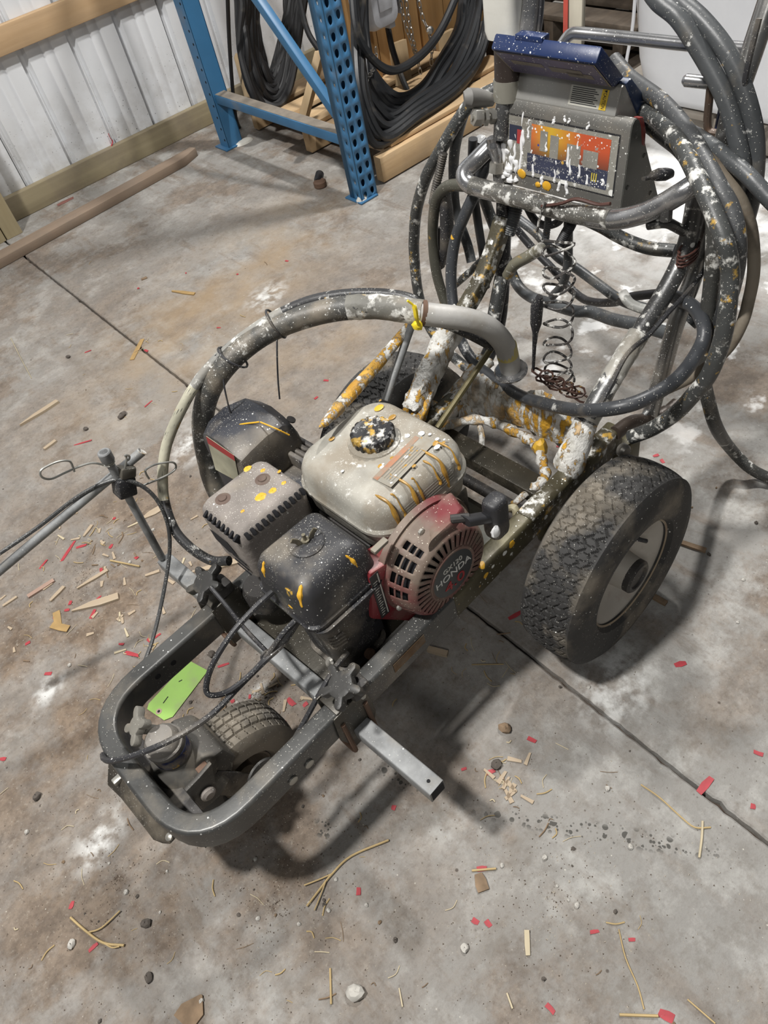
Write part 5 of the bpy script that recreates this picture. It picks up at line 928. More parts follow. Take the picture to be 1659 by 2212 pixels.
# ================================================================== HOSES hung over the handle (each loop a thing of its own)
def hose(pts, r, m, label, name='paint_hose', grp='spray hoses looped over the handle'):
    o_ = MB().tube(catmull(pts, 7), r, 12).build(name, m); o_.location = ORG; o_.rotation_euler = (0, 0, PSI); tag(o_, label, 'hose', grp); return o_
hose([(0.4,-0.034,1.012), (0.39,-0.062,0.993), (0.385,-0.099,0.976), (0.38,-0.134,0.947), (0.375,-0.172,0.91), (0.37,-0.199,0.88), (0.365,-0.219,0.85), (0.36,-0.237,0.817), (0.36,-0.245,0.791), (0.37,-0.242,0.743), (0.38,-0.237,0.673), (0.37,-0.238,0.609), (0.33,-0.252,0.582), (0.3,-0.236,0.548)], .0138, M_GREYH, 'grey hose arching from the top edge down past the right upright, inner of two')
hose([(0.42,-0.057,1.001), (0.41,-0.085,0.988), (0.4,-0.132,0.967), (0.39,-0.179,0.936), (0.385,-0.212,0.898), (0.38,-0.241,0.85), (0.38,-0.255,0.803), (0.38,-0.261,0.746), (0.38,-0.258,0.687), (0.385,-0.252,0.623), (0.39,-0.235,0.556), (0.39,-0.208,0.502), (0.37,-0.195,0.479)], .0138, M_GREYH, 'green grey hose arching outermost at the right edge of the coil')
hose([(0.46,0.055,0.874), (0.44,0.007,0.857), (0.4,-0.08,0.846), (0.35,-0.157,0.832), (0.31,-0.211,0.815), (0.28,-0.252,0.799), (0.27,-0.279,0.778), (0.26,-0.3,0.748), (0.26,-0.308,0.707), (0.27,-0.304,0.648), (0.29,-0.287,0.563), (0.29,-0.282,0.503)], .0140, mat('yellowed_hose', (.048, .050, .052), .5, 0, crust=.26, ycrust=.46, cscale=34, fine=.2, dust=.2, bump=.3), 'yellow blotched hose coming from behind the blue display hood')
hose([(0.42,-0.023,0.82), (0.4,-0.06,0.825), (0.35,-0.127,0.829), (0.3,-0.183,0.828), (0.25,-0.238,0.817), (0.22,-0.279,0.796), (0.2,-0.313,0.767), (0.2,-0.328,0.725), (0.19,-0.337,0.69), (0.18,-0.344,0.653), (0.17,-0.346,0.612), (0.16,-0.341,0.566), (0.15,-0.325,0.524), (0.145,-0.304,0.48), (0.14,-0.269,0.43), (0.13,-0.234,0.397)], .0135, M_HOSEP, 'white and yellow streaked hose running down the right side to the lower fitting')
hose([(0.44,-0.025,0.793), (0.42,-0.073,0.785), (0.38,-0.136,0.785), (0.34,-0.198,0.766), (0.31,-0.235,0.74), (0.3,-0.249,0.701), (0.29,-0.261,0.63), (0.28,-0.27,0.536), (0.28,-0.279,0.455), (0.29,-0.292,0.393), (0.32,-0.304,0.31), (0.49,-0.271,0.1), (0.516,-0.313,0.04), (0.533,-0.357,0.016), (0.537,-0.447,0.016)], .0130, mat('gritty_hose', (.050, .050, .046), .5, 0, crust=.33, ycrust=.28, cscale=40, fine=.4, dust=.25, bump=.3), 'speckled hose dropping to the floor and leaving at the right edge')
hose([(0.33,-0.193,0.817), (0.33,-0.214,0.805), (0.33,-0.238,0.786), (0.33,-0.266,0.759), (0.33,-0.288,0.723), (0.33,-0.302,0.68), (0.32,-0.313,0.647), (0.31,-0.318,0.613), (0.29,-0.323,0.577), (0.27,-0.314,0.532), (0.22,-0.29,0.502), (0.22,-0.227,0.432)], .0098, mat('muddy_thin_hose', (.13, .108, .080), .7, 0, var=.4, dust=.5, rust=.2, bump=.4), 'thin mud-brown hose curving outside the others on the right')
hose([(0.4,-0.123,0.811), (0.38,-0.16,0.813), (0.35,-0.215,0.811), (0.33,-0.268,0.799), (0.32,-0.31,0.778), (0.31,-0.364,0.749), (0.31,-0.4,0.708)], .0125, M_GREYH, 'grey hose crossing outward to the right edge of the picture')
hose([(0.34,0.239,0.733), (0.32,0.246,0.704), (0.3,0.257,0.663), (0.28,0.27,0.625), (0.26,0.283,0.58), (0.24,0.285,0.525), (0.22,0.273,0.472), (0.2,0.249,0.43), (0.185,0.222,0.383), (0.17,0.174,0.362), (0.155,0.111,0.359), (0.13,0.013,0.374), (0.07,-0.134,0.461), (0.03,-0.23,0.535), (0.06,-0.283,0.557), (0.14,-0.3,0.555), (0.22,-0.291,0.557), (0.25,-0.28,0.576), (0.29,-0.238,0.578), (0.32,-0.182,0.564)], .0120, mat('clean_grey_hose', (.042, .045, .050), .42, 0, white=.06, fine=.12, yellow=.03, ycrust=.10, crust=.10, cscale=12, dust=.1), 'smooth dark grey hose loop hanging lowest in front of the uprights')
hose([(0.42,0.275,0.817), (0.41,0.284,0.815), (0.38,0.314,0.801), (0.36,0.339,0.769), (0.34,0.369,0.722), (0.33,0.418,0.654), (0.33,0.464,0.57), (0.33,0.487,0.499), (0.33,0.499,0.44), (0.32,0.495,0.343), (0.31,0.465,0.268), (0.3,0.406,0.224), (0.29,0.335,0.205), (0.29,0.279,0.193)], .0130, M_HOSEP, 'outermost streaked hose on the left with a yellow band near its top')
hose([(0.29,0.251,0.685), (0.29,0.278,0.682), (0.29,0.317,0.672), (0.29,0.352,0.64), (0.29,0.373,0.587), (0.29,0.385,0.521), (0.28,0.376,0.462), (0.27,0.353,0.405), (0.26,0.327,0.364)], .0118, mat('olive_yellow_hose', (.060, .058, .045), .45, 0, ycrust=.40, fine=.2, dust=.25, cscale=12), 'olive hose bending out from under the left handle bend')
hose([(0.37,0.334,0.775), (0.37,0.351,0.741), (0.37,0.368,0.696), (0.37,0.378,0.644), (0.37,0.383,0.581), (0.37,0.374,0.535), (0.36,0.348,0.495), (0.35,0.331,0.463)], .0112, M_GREYH, 'grey hose hanging left of the control box ending in a ribbed fitting')
hose([(0.42,0.359,0.705), (0.42,0.366,0.664), (0.42,0.373,0.623), (0.42,0.37,0.562), (0.42,0.365,0.498), (0.42,0.36,0.438), (0.42,0.359,0.348)], .0100, M_RUB2, 'thin black hose hanging behind the left handle bend')
hose([(0.45,0.363,0.691), (0.46,0.394,0.611), (0.46,0.374,0.539), (0.46,0.349,0.477), (0.45,0.31,0.41), (0.44,0.277,0.37), (0.43,0.232,0.359), (0.42,0.171,0.368), (0.4,0.087,0.389), (0.4,0.044,0.402), (0.38,-0.024,0.42), (0.36,-0.096,0.446), (0.34,-0.181,0.467)], .0130, M_GREYH, 'dark hose looping low behind the curly wire')
hose([(0.5,0.361,0.523), (0.5,0.32,0.499), (0.5,0.266,0.476), (0.5,0.205,0.432), (0.49,0.147,0.426), (0.48,0.084,0.413), (0.46,0.011,0.408), (0.44,-0.067,0.424), (0.42,-0.149,0.452)], .0112, M_GREYH, 'grey hose slanting across behind the curly wire, upper of two')
hose([(0.53,0.382,0.469), (0.53,0.354,0.453), (0.53,0.302,0.412), (0.53,0.244,0.374), (0.52,0.181,0.343), (0.5,0.121,0.344), (0.47,0.036,0.387), (0.44,-0.028,0.441), (0.42,-0.11,0.489)], .0095, mat('black_splash_hose', (.025, .025, .027), .42, 0, white=.25, crust=.12, cscale=12), 'black hose crossing behind the curly wire toward the right upright, lower of two')
hose([(0.34,0.059,0.653), (0.34,0.059,0.596), (0.34,0.06,0.545), (0.35,0.079,0.489), (0.36,0.114,0.44)], .0090, M_GREYH, 'short grey hose dropping straight behind the coiled wire')
hose([(0.33,0.021,0.658), (0.33,-0.022,0.651), (0.34,-0.06,0.633), (0.35,-0.106,0.622), (0.36,-0.153,0.624)], .0118, M_HOSEP, 'short paint-caked hose sagging under the control box to the right upright')
hose([(0.26,0.06,0.622), (0.26,0.094,0.594), (0.26,0.128,0.567), (0.26,0.148,0.536)], .0115, mat('clotted_hose', (.16, .15, .11), .5, 0, crust=.5, ycrust=.5, cscale=26, bump=.4), 'short white and yellow clotted hose stub at the left upright')
hose([(0.31,0.35,0.421), (0.31,0.308,0.462), (0.32,0.272,0.5), (0.33,0.228,0.54)], .0080, M_HOSEP, 'thin yellow flecked hose slanting up to the left upright')
hose([(0.37,-0.048,0.498), (0.36,-0.072,0.488), (0.36,-0.102,0.485), (0.37,-0.126,0.483)], .0098, mat('white_capped_hose', (.30, .30, .28), .5, 0, crust=.6, cscale=30), 'white splashed hose end between the right uprights')
# wooden stake behind the top rail
M_STAKE = wood('weathered_stake', (.40, .37, .29), (.52, .48, .39), 2, dirt=.25)
stk = empty('wooden_stake', ORG, PSI); tag(stk, 'weathered wooden stake with a red painted edge tied behind the top rail', 'stake')
s0, s1 = Vector((0.53,0.187,0.86)), Vector((0.55,0.2,0.977))
P('lath', MB().bar(s0, s1, .040, .012, up=(1, 0, 0)), M_STAKE, stk, bev=.003)
P('red_paint', MB().bar(s0+Vector((-.0075, .0145, .02)), s1+Vector((-.0075, .0145, 0)), .010, .0012, up=(1, 0, 0)), mat('worn_red_paint', (.42, .06, .04), .6, dust=.15), stk)

# ================================================================== THINGS LYING ON THE FLOOR
def wpt(p): return Vector((p[0], p[1], 0))
M_TAG = mat('grubby_green_tag', (.235, .40, .085), .55, 0, var=.12, dust=.28, dscale=12, bump=.1)
T = [wpt(p) for p in [(0.052,1.116,0), (0.069,1.06,0), (-0.046,1.022,0), (-0.064,1.029,0), (-0.078,1.081,0), (-0.069,1.09,0)]]
tg = MB(); tg.add([p+Vector((0, 0, .0018)) for p in T]+[p+Vector((0, 0, .0026)) for p in T], [(5, 4, 3, 2, 1, 0), (6, 7, 8, 9, 10, 11)]+[(i, (i+1) % 6, 6+(i+1) % 6, 6+i) for i in range(6)])
tago = tag(tg.build('card_tag', M_TAG), 'bright green card tag with punched hole lying inside the nose of the frame', 'tag')
hc = wpt((-0.062,1.056,0))
MB().lathe([(.0032, .0027), (.0068, .0027), (.0068, .0031), (.0032, .0031)], hc, (0, 0, 1), 20, False).build('hole_reinforcement', flat('brown_ring', (.30, .22, .17), .7), tago)
MB().lathe([(.0034, .0026), (.0034, .00285)], hc, (0, 0, 1), 16).build('punched_hole', M_DARK, tago)
for a, b in (((-0.045,1.066,0), (-0.029,1.072,0)), ((0.007,1.086,0), (0.015,1.084,0))):
    MB().bar(wpt(a)+Vector((0, 0, .0028)), wpt(b)+Vector((0, 0, .0028)), .0022, .0004).build('tear', M_DARK, tago)
M_CHIP = flat('red_paint_chip', (.36, .035, .045), .6, var=.25); M_STRAW = flat('dry_straw', (.42, .31, .15), .8, var=.3, scale=6); M_STRAWP = flat('pale_straw', (.48, .41, .28), .8, var=.25, scale=6)
M_SPLIN = wood('wood_splinter', (.38, .29, .20), (.52, .43, .31), 0, dirt=.25); M_BARK = flat('brown_bark', (.21, .145, .09), .9, var=.4); M_STONE = flat('dark_pebble', (.10, .085, .072), .9, var=.4); M_STONEW = flat('pale_pebble', (.46, .44, .40), .9, var=.2); M_TAPE = flat('amber_tape', (.34, .22, .085), .5, var=.2)
random.seed(44)
def chip_mesh(l, wd):
    q = random.uniform; poly = [(-l/2*q(.85, 1.1), -wd/2*q(.6, 1)), (l*q(-.1, .1), -wd/2*q(.8, 1.1)), (l/2*q(.85, 1.1), -wd/2*q(.6, 1)), (l/2*q(.8, 1.1), wd/2*q(.5, 1)), (l*q(-.1, .1), wd/2*q(.8, 1.1)), (-l/2*q(.8, 1.1), wd/2*q(.6, 1))]
    return MB().prism(poly, (0, 0, .0006), (1, 0, random.uniform(-.05, .12)), (0, 1, 0), (0, 0, .0009))
def place(me_or_mb, name, m, loc, rz, label, cat, group=None):
    o_ = me_or_mb.build(name, m) if isinstance(me_or_mb, MB) else obj(name, me_or_mb)
    o_.location = (loc[0], loc[1], 0); o_.rotation_euler = (0, 0, rz); return tag(o_, label, cat, group)
def seg(p, q): a, b = wpt(p), wpt(q); return (a+b)/2, (b-a).length, math.atan2(b.y-a.y, b.x-a.x)
MARKS = [((0.158,1.428,0), 'the sight rod foot'), ((-0.006,1.662,0), 'the longest red strip'), ((-0.035,1.439,0), 'the largest pale splinter'), ((-0.004,1.515,0), 'the medium pale splinter'), ((0.081,1.493,0), 'the thick yellow straw'), ((-0.127,1.462,0), 'the bent brown tape'), ((-0.039,1.241,0), 'the red strip beside the left rail'), ((-0.004,1.071,0), 'the green card tag'), ((0.06,0.867,0), 'the small front tyre'), ((-0.109,0.748,0), 'the frame nose'), ((-0.199,0.898,0), 'the nose plate'),
 ((-0.37,0.762,0), 'the dried weed'), ((0.016,0.525,0), 'the forked dried weed'), ((-0.287,0.703,0), 'the large dark pebble'), ((-0.075,0.364,0), 'the pale round stone'), ((-0.292,0.534,0), 'the pointed bark shard'), ((0.342,0.433,0), 'the straw heap'), ((0.248,0.509,0), 'the guide bar end'), ((0.627,0.52,0), 'the right tyre'), ((0.589,0.179,0), 'the red strip on the joint'), ((0.76,0.348,0), 'the red strip near the right tyre'), ((0.507,0.131,0), 'the short stout straw'), ((0.191,0.341,0), 'the brown bark flake'), ((0.177,0.224,0), 'the short thick pale stick'),
 ((0.267,0.091,0), 'the long curved straw'), ((0.255,0.021,0), 'the broad red strip'), ((0.563,2.327,0), 'the amber tape on the joint'), ((0.178,2.293,0), 'the long tapering splinter'), ((0.261,2.66,0), 'the long pale straw'), ((0.381,2.507,0), 'the round dark pebble'), ((0.359,2.041,0), 'the dark oval lump'), ((0.14,2.114,0), 'the pale yellow splinter'), ((0.498,0.624,0), 'the straw under the right rail'), ((-0.099,0.4,0), 'the upright yellow straw'), ((0.853,2.498,0), 'the amber splinter'), ((1.652,2.69,0), 'the hose coupling'), ((1.016,0.503,0), 'the brown stick by the right tyre'), ((-0.114,1.597,0), 'the pinkish bark strip'), ((0.367,0.227,0), 'the run of wet drops')]
# red chips: long strips first
for (p, q), wd, lab in ((((-0.035,1.642,0), (0.025,1.681,0)), .010, 'longest red strip on the dirt left of the sight rod, pointing up'), (((-0.054,1.266,0), (-0.025,1.216,0)), .011, 'bright red strip beside the left frame rail near the nose'), (((0.749,0.355,0), (0.77,0.341,0)), .012, 'red strip on clean concrete right of the right tyre'),
        (((0.57,0.179,0), (0.607,0.179,0)), .013, 'red strip lying across the floor joint at lower right'), (((0.251,0.031,0), (0.26,0.01,0)), .016, 'broad red strip at the end of a straw on the bottom edge'), (((-0.388,0.739,0), (-0.368,0.739,0)), .007, 'thin red strip below the dried weed at lower left'),
        (((0.188,2.052,0), (0.238,2.022,0)), .006, 'dark red sliver on the floor above the wire ring'), (((0.432,2.48,0), (0.455,2.47,0)), .006, 'little dark red curl on the floor at far left'), (((0.011,1.654,0), (0.039,1.639,0)), .008, 'short red strip just right of the longest red strip'), (((-0.092,1.666,0), (-0.062,1.677,0)), .007, 'red strip at far left below the marker arm'),
        (((-0.064,1.407,0), (-0.042,1.422,0)), .009, 'red strip below the largest pale wood splinter'), (((0.089,1.052,0), (0.116,1.04,0)), .007, 'narrow red strip between the cable loop and green tag'), (((0.003,0.913,0), (0.023,0.922,0)), .010, 'red strip just left of the small front tyre'), (((0.157,0.874,0), (0.157,0.849,0)), .012, 'red chip among crumbs right of the small front tyre'),
        (((0.2,0.36,0), (0.213,0.349,0)), .010, 'red chip half under a straw in front of the guide bar'), (((0.427,2.022,0), (0.459,2.03,0)), .006, 'red sliver near the middle of the left floor'), (((0.613,0.666,0), (0.648,0.656,0)), .010, 'red strip in the shadow under the right rail')):
    c, L, a = seg(p, q); place(chip_mesh(L, wd), 'paint_chip', M_CHIP, c, a, lab, 'paint chip', 'red paint chips')
small = [(0.136,1.665,0), (0.112,1.489,0), (-0.018,1.449,0), (0.034,1.234,0), (-0.094,1.479,0), (-0.078,1.494,0), (0,1.118,0), (0.027,1.526,0), (0.101,0.937,0), (0.068,0.956,0), (0.175,0.833,0), (0.116,0.833,0), (0.7,0.148,0), (1.08,0.927,0), (1.192,0.699,0), (1.198,0.722,0), (0.341,0.462,0), (0.31,0.501,0), (0.166,0.542,0), (0.14,0.305,0), (0.268,0.163,0), (0.137,0.141,0), (-0.379,0.833,0), (0.026,0.478,0), (-0.369,1.218,0), (0.581,2.29,0), (0.932,2.607,0), (1.046,2.414,0), (0.761,2.685,0), (0.813,2.181,0), (0.868,1.643,0), (0.798,1.604,0), (1.21,2.32,0), (1.346,3.8,0), (0.441,0.45,0), (0.301,0.116,0), (0.612,0.103,0), (0.153,0.288,0), (-0.041,1.28,0), (0.012,1.237,0), (-0.127,1.482,0), (-0.208,1.464,0), (0.083,1.58,0), (-0.205,1.342,0)]
CH = [chip_mesh(random.uniform(.010, .020), random.uniform(.006, .010)).mesh('paint_chip', M_CHIP) for _ in range(9)]
for i, p in enumerate(small):
    place(CH[i % 9], 'paint_chip', None, p, random.uniform(0, 6.3), 'tiny red paint flake '+nearby(p, MARKS), 'paint chip', 'tiny red paint flakes')
rt = tag(MB().tube(catmull([(1.267,3.793,0.155), (1.266,3.792,0.135), (1.269,3.79,0.117), (1.25,3.785,0.101)], 5), [.004]*8+[.007]*8, 6, flatten=.3).build('red_ribbon', M_CHIP), 'crooked red strip stuck on the white wall above the baseboard', 'strip')
tag(chip_mesh(.09, .03).build('red_scrap', flat('dull_red_scrap', (.20, .085, .07), .8)), 'dull reddish scrap at the foot of the baseboard', 'scrap'); bpy.data.objects['red_scrap'].location = wpt((0.916,3.719,0))
# straws and stems
def stem(pts, r, m, name, lab, cat='straw', grp='loose straws'):
    P_ = [Vector((p[0], p[1], r*.9+.0015*(i % 2))) for i, p in enumerate(pts)]; o_ = MB().tube(catmull(P_, 4), r*.75, 6).build(name, m); return tag(o_, lab, cat, grp)
stem([(0.287,2.826,0), (0.261,2.66,0), (0.239,2.507,0)], .0016, M_STRAWP, 'straw', 'long pale straw at far left on the floor')
stem([(0.059,1.534,0), (0.104,1.452,0)], .0034, M_STRAW, 'straw', 'thick yellow straw behind the sight rod foot')
stem([(0.192,0.364,0), (0.224,0.337,0)], .0026, M_STRAW, 'straw', 'yellow straw lying over a red chip below the guide bar')
stem([(0.206,0.067,0), (0.246,0.028,0)], .0028, M_STRAW, 'straw', 'straw ending at the broad red strip on the bottom edge')
stem([(-0.084,0.42,0), (-0.114,0.379,0)], .0024, M_STRAW, 'straw', 'upright yellow straw near the bottom edge left of the pale stone')
stem([(0.298,0.139,0), (0.273,0.107,0), (0.256,0.072,0), (0.238,0.047,0)], .0016, M_STRAW, 'straw', 'long thin curved straw near the bottom right')
stem([(0.478,0.646,0), (0.523,0.598,0)], .0018, M_STRAW, 'straw', 'straw in the shadow between the rail and right tyre')
stem([(0.512,0.256,0), (0.515,0.219,0), (0.513,0.176,0), (0.514,0.149,0), (0.533,0.131,0)], .0020, M_STRAW, 'straw', 'curved dry blade right of the wet drops')
stem([(0.532,0.146,0), (0.507,0.131,0), (0.478,0.116,0)], .0028, M_STRAWP, 'straw', 'short stout straw crossing the curved blade tip')
stem([(0.103,0.2,0), (0.094,0.18,0)], .0022, M_STRAWP, 'straw', 'short pale straw at bottom centre')
stem([(-0.018,0.321,0), (-0.031,0.298,0)], .0018, M_STRAWP, 'straw', 'short pale straw right of the upright yellow straw')
stem([(0.295,0.012,0), (0.298,-0.032,0)], .0016, M_STRAW, 'straw', 'thin straw on the bottom edge at right')
wd1 = tag(MB().tube(catmull([Vector((p[0], p[1], .004)) for p in [(-0.389,0.813,0), (-0.378,0.775,0), (-0.361,0.731,0), (-0.334,0.7,0)]], 5), .0022, 6).tube(catmull([Vector((p[0], p[1], .005)) for p in [(-0.375,0.766,0), (-0.352,0.755,0), (-0.313,0.756,0)]], 5), .0015, 6).tube(catmull([Vector((p[0], p[1], .005)) for p in [(-0.361,0.731,0), (-0.352,0.712,0), (-0.341,0.704,0)]], 4), .0013, 6).build('dried_weed', M_STRAW), 'branched dried weed stem at lower left', 'weed')
wd2 = tag(MB().tube(catmull([Vector((p[0], p[1], .004)) for p in [(-0.056,0.522,0), (-0.025,0.527,0), (0.009,0.532,0), (0.054,0.531,0), (0.121,0.504,0)]], 5), .0020, 6).tube(catmull([Vector((p[0], p[1], .005)) for p in [(0.009,0.532,0), (-0.014,0.541,0), (-0.039,0.552,0)]], 4), .0014, 6).tube(catmull([Vector((p[0], p[1], .005)) for p in [(-0.006,0.53,0), (-0.034,0.515,0), (-0.05,0.507,0)]], 4), .0012, 6).build('dried_weed', M_STRAW), 'forked dried weed stem in front of the frame nose', 'weed')
SM = [MB().tube(catmull([(-l/2, 0, r), (0, random.uniform(-.004, .004), r+.001), (l/2, random.uniform(-.003, .003), r)], 3), r, 5).mesh('straw', random.choice((M_STRAW, M_STRAWP, M_STRAWP, M_BARK))) for l, r in [(random.uniform(.008, .034), random.uniform(.0005, .0013)) for _ in range(14)]]
zones = [((0.07,1.668,0), .40, 60, 'beside the sight rod'), ((0.008,1.212,0), .22, 30, 'beside the left frame rail'), ((0.1,0.9,0), .16, 26, 'around the small front tyre'), ((0.342,0.433,0), .05, 16, 'in the straw heap right of the guide bar'), ((-0.31,0.885,0), .40, 26, 'in the dirt before the nose plate'), ((0.341,0.306,0), .50, 22, 'on the clean concrete along the wet drops'), ((-0.074,0.45,0), .35, 18, 'near the bottom edge'), ((0.476,0.643,0), .14, 16, 'in the shadow under the right rail'), ((0.561,2.309,0), .55, 20, 'along the floor joint at left')]
for c, r, n, wh_ in zones:
    for i in range(n):
        a = random.uniform(0, 2*pi); d = r*abs(random.gauss(0, .55)); pp = (c[0]+d*cos(a), c[1]+d*sin(a)); me_ = SM[(i*5+n) % 14]; tone = 'pale' if me_.materials[0] == M_STRAWP else 'yellow' if me_.materials[0] == M_STRAW else 'brown'
        place(me_, 'straw', None, pp, random.uniform(0, 6.3), tone+(' bit of straw ' if max(v.co.x for v in me_.vertices) > .0095 else ' crumb of straw ')+nearby(pp, MARKS), 'straw', 'short bits of straw')
# splinters, bark, tape
def splinter(p, q, w0, w1, h, m, name, lab, cat, grp=None):
    c, L, a = seg(p, q); mb = MB().prism([(-L/2, -w0/2), (L*.1, -max(w0, w1)*.55), (L/2, -w1/2), (L/2*.97, w1/2), (-L*.1, max(w0, w1)*.5), (-L/2, w0/2)], (0, 0, .0004), (1, 0, 0), (0, 1, 0), (0, 0, h)); o_ = place(mb, name, m, c, a, lab, cat, grp); o_.location.z = .0022 if 'lower half' in lab else 0; return o_
for args in ((((0.109,2.29,0), (0.249,2.299,0)), .003, .017, .008, M_SPLIN, 'wood_splinter', 'long tapering wood splinter at far left', 'splinter'), (((-0.086,1.463,0), (0.021,1.411,0)), .003, .020, .006, M_SPLIN, 'wood_splinter', 'largest pale wood splinter left of the frame', 'splinter'),
        (((-0.045,1.519,0), (0.04,1.511,0)), .004, .010, .005, M_SPLIN, 'wood_splinter', 'medium pale splinter above the largest splinter', 'splinter'), (((0.186,1.332,0), (0.295,1.265,0)), .003, .016, .005, M_SPLIN, 'wood_splinter', 'pale flat splinter sticking out below the muffler', 'splinter'), (((0.117,2.11,0), (0.16,2.117,0)), .010, .012, .006, M_SPLIN, 'wood_splinter', 'pale yellow splinter pair near the wire ring', 'splinter'),
        (((0.44,0.738,0), (0.46,0.698,0)), .012, .012, .010, M_SPLIN, 'wood_splinter', 'little wood block in shadow beside the right rail', 'splinter'), (((1.006,0.537,0), (1.025,0.469,0)), .010, .011, .006, M_BARK, 'wood_splinter', 'brown stick right of the right tyre', 'splinter'), (((0.854,0.492,0), (0.857,0.449,0)), .010, .012, .006, M_BARK, 'wood_splinter', 'brown stick at the foot of the right tyre', 'splinter'),
        (((0.196,0.353,0), (0.183,0.327,0)), .013, .020, .004, M_BARK, 'bark_flake', 'brown bark flake below the guide bar end', 'bark'), (((-0.314,0.527,0), (-0.268,0.539,0)), .040, .004, .004, M_BARK, 'bark_flake', 'pointed bark shard on the bottom edge', 'bark'), (((0.191,0.238,0), (0.165,0.212,0)), .008, .007, .004, M_STRAWP, 'wood_splinter', 'short thick pale stick below the wet drops', 'splinter'),
        (((0.522,2.287,0), (0.606,2.364,0)), .016, .014, .002, M_TAPE, 'tape_scrap', 'amber tape scrap across the floor joint at left', 'tape'), (((0.831,2.541,0), (0.874,2.444,0)), .006, .014, .004, M_TAPE, 'wood_splinter', 'amber splinter on the orange stained floor', 'splinter'), (((-0.116,1.496,0), (-0.132,1.442,0)), .018, .016, .002, M_TAPE, 'tape_scrap', 'brown tape scrap, upright half of the bent pair at left', 'tape'), (((-0.142,1.465,0), (-0.115,1.42,0)), .016, .018, .002, M_TAPE, 'tape_scrap', 'brown tape scrap, lower half of the bent pair at left', 'tape'),
        (((-0.113,1.538,0), (-0.067,1.553,0)), .007, .010, .005, M_SPLIN, 'wood_splinter', 'short tan splinter left of the largest splinter', 'splinter'), (((0.06,0.98,0), (0.029,0.935,0)), .007, .012, .004, M_BARK, 'wood_splinter', 'brown stick under the cable loop left of the small tyre', 'splinter'), (((-0.21,1.624,0), (-0.171,1.623,0)), .007, .007, .004, M_SPLIN, 'wood_splinter', 'pale splinter at the left edge', 'splinter'), (((-0.15,1.599,0), (-0.077,1.595,0)), .012, .012, .005, flat('pinkish_bark', (.33, .22, .17), .8), 'bark_flake', 'pinkish bark strip at far left', 'bark'),
        (((0.046,1.672,0), (0.081,1.692,0)), .005, .009, .004, M_SPLIN, 'wood_splinter', 'small splinter beside the sight rod', 'splinter'), (((0.193,1.598,0), (0.245,1.592,0)), .008, .022, .003, M_SPLIN, 'wood_splinter', 'wide pale chip right of the sight rod', 'splinter'), (((0.1,1.415,0), (0.134,1.4,0)), .006, .008, .004, M_SPLIN, 'wood_splinter', 'short splinter beside the guide bar end at left', 'splinter'), (((0.799,2.728,0), (0.821,2.722,0)), .010, .012, .004, M_BARK, 'bark_flake', 'small bark flake in the orange stain', 'bark')):
    splinter(*args[0], *args[1:])
SPL = [MB().prism([(-l/2, -wd/2), (l/2, -wd/4), (l/2*.9, wd/3), (-l/2, wd/2)], (0, 0, .0003), (1, 0, 0), (0, 1, 0), (0, 0, .0025)).mesh('wood_splinter', random.choice((M_SPLIN, M_BARK, M_STRAWP))) for l, wd in [(random.uniform(.012, .035), random.uniform(.003, .009)) for _ in range(8)]]
for i in range(64):
    c = ((0.033,1.592,0), (-0.004,1.357,0), (0.1,0.9,0), (0.342,0.433,0))[i % 4 if i % 3 else 0]; a = random.uniform(0, 6.3); d = abs(random.gauss(0, (.22, .15, .09, .03)[i % 4 if i % 3 else 0]))
    pp = (c[0]+d*cos(a), c[1]+d*sin(a)); me_ = SPL[i % 8]; place(me_, 'wood_splinter', None, pp, random.uniform(0, 6.3), ('brown' if me_.materials[0] == M_BARK else 'pale')+' small wood splinter '+nearby(pp, MARKS), 'splinter', 'small wood splinters')
def stone(p, r, m, lab, grp=None, cat='pebble'): o_ = MB().ball((0, 0, r*.45), (r, r*.8, r*.55), 10).jitter(r*.12).build('pebble', m); o_.location = wpt(p); o_.rotation_euler = (0, 0, random.uniform(0, 6)); return tag(o_, lab, cat, grp)
for p, r, m, lab in (((0.381,2.507,0), .009, M_STONE, 'round dark pebble on the far left floor'), ((-0.075,0.364,0), .016, M_STONEW, 'pale round stone near the bottom edge'), ((-0.287,0.703,0), .010, M_STONE, 'large dark pebble right of the dried weed'), ((-0.325,0.625,0), .009, M_STONE, 'dark pebble below the dried weed'), ((0.359,0.463,0), .012, M_STONE, 'dark pebble on top of the straw heap'), ((-0.407,0.771,0), .009, M_STONEW, 'white fragment left of the thin red strip'), ((0.099,0.289,0), .008, M_STONEW, 'white fragment near the bottom centre'), ((0.422,0.501,0), .013, M_BARK, 'tan pebble in the wheel shadow'), ((0.25,2.086,0), .009, M_STONE, 'dark pebble above the wire ring'), ((-0.344,1.079,0), .010, M_STONE, 'dark pebble at the left edge below the nose'), ((0.098,1.089,0), .010, M_STONE, 'dark pebble below the guide bar'), ((1.55,0.827,0), .010, M_STONEW, 'white crumb on the floor at right')):
    stone(p, r, m, lab)
dr = MB().ball((0, 0, .007), (.018, .009, .008), 12).jitter(.0012).build('dropping', M_STONE); dr.location = wpt((0.359,2.041,0)); dr.rotation_euler = (0, 0, .4); tag(dr, 'dark oval lump on the left floor above the sight rod', 'lump')
PB = [MB().ball((0, 0, r*.4), (r, r*.8, r*.6), 8).jitter(r*.15).mesh('pebble', random.choice((M_STONE, M_STONE, M_BARK, M_STONEW))) for r in [random.uniform(.002, .0055) for _ in range(10)]]
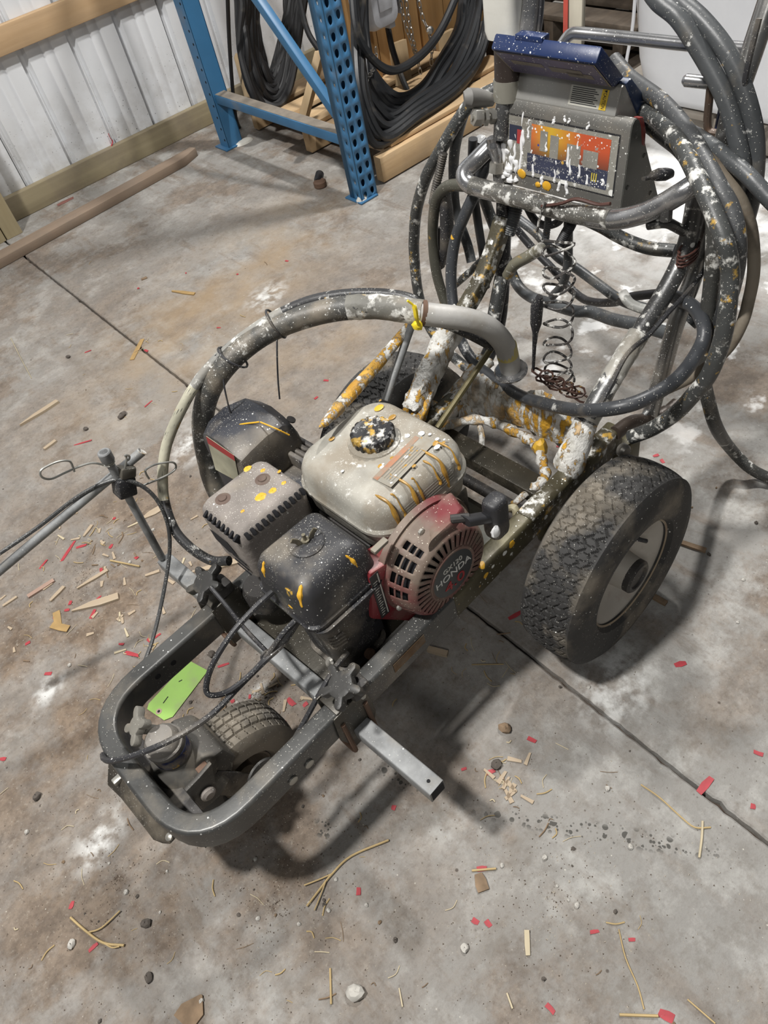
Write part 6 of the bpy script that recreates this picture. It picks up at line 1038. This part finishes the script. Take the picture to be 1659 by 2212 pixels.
for i in range(110):
    c, r = (((0.077,1.541,0), .45), ((0.106,0.909,0), .14), ((-0.281,0.745,0), .35), ((-0.03,0.506,0), .35), ((0.283,0.208,0), .45), ((1.023,0.555,0), .5))[i % 6]; a = random.uniform(0, 6.3); d = r*abs(random.gauss(0, .6))
    pp = (c[0]+d*cos(a), c[1]+d*sin(a)); me_ = PB[i % 10]; place(me_, 'pebble', None, pp, random.uniform(0, 6.3), ('white' if me_.materials[0] == M_STONEW else 'brown' if me_.materials[0] == M_BARK else 'dark')+' tiny pebble '+nearby(pp, MARKS), 'pebble', 'tiny pebbles')
# grit: countless crumbs, one object
gv = MB(); random.seed(9)
for i in range(5200):
    c, r = random.choice((((-0.02,1.539,0), .55), ((-0.295,0.813,0), .50), ((-0.091,0.564,0), .45), ((0.256,0.233,0), .5), ((0.106,0.909,0), .18))); a = random.uniform(0, 6.3); d = r*abs(random.gauss(0, .6)); x, y = c[0]+d*cos(a), c[1]+d*sin(a); s_ = random.uniform(.0007, .0020); t_ = random.uniform(0, 2)
    if abs(x-.576) < .012: continue
    gv.add([(x+s_*cos(t_), y+s_*sin(t_), 0), (x+s_*cos(t_+2.1), y+s_*sin(t_+2.1), 0), (x+s_*cos(t_+4.2), y+s_*sin(t_+4.2), 0), (x, y, s_*1.1)], [(0, 1, 3), (1, 2, 3), (2, 0, 3)])
gmat = NT('mixed_grit'); oi = gmat.n('ShaderNodeTexWhiteNoise'); vq = gmat.n('ShaderNodeVectorMath', operation='SNAP'); gmat.put(vq.inputs[0], gmat.tc); vq.inputs[1].default_value = (.004, .004, 1); gmat.put(oi.inputs['Vector'], vq.outputs[0])
M_GRIT = gmat.out(gmat.mix(gmat.math('GREATER_THAN', oi.outputs[0], .62), (.13, .10, .075), (.55, .50, .42)), .9)
gme = bpy.data.meshes.new('grit'); gme.from_pydata(gv.v, [], gv.f); gme.materials.append(M_GRIT); tag(obj('grit', gme), 'fine grit and crumbs strewn over the dirty concrete', 'grit', kind='stuff')
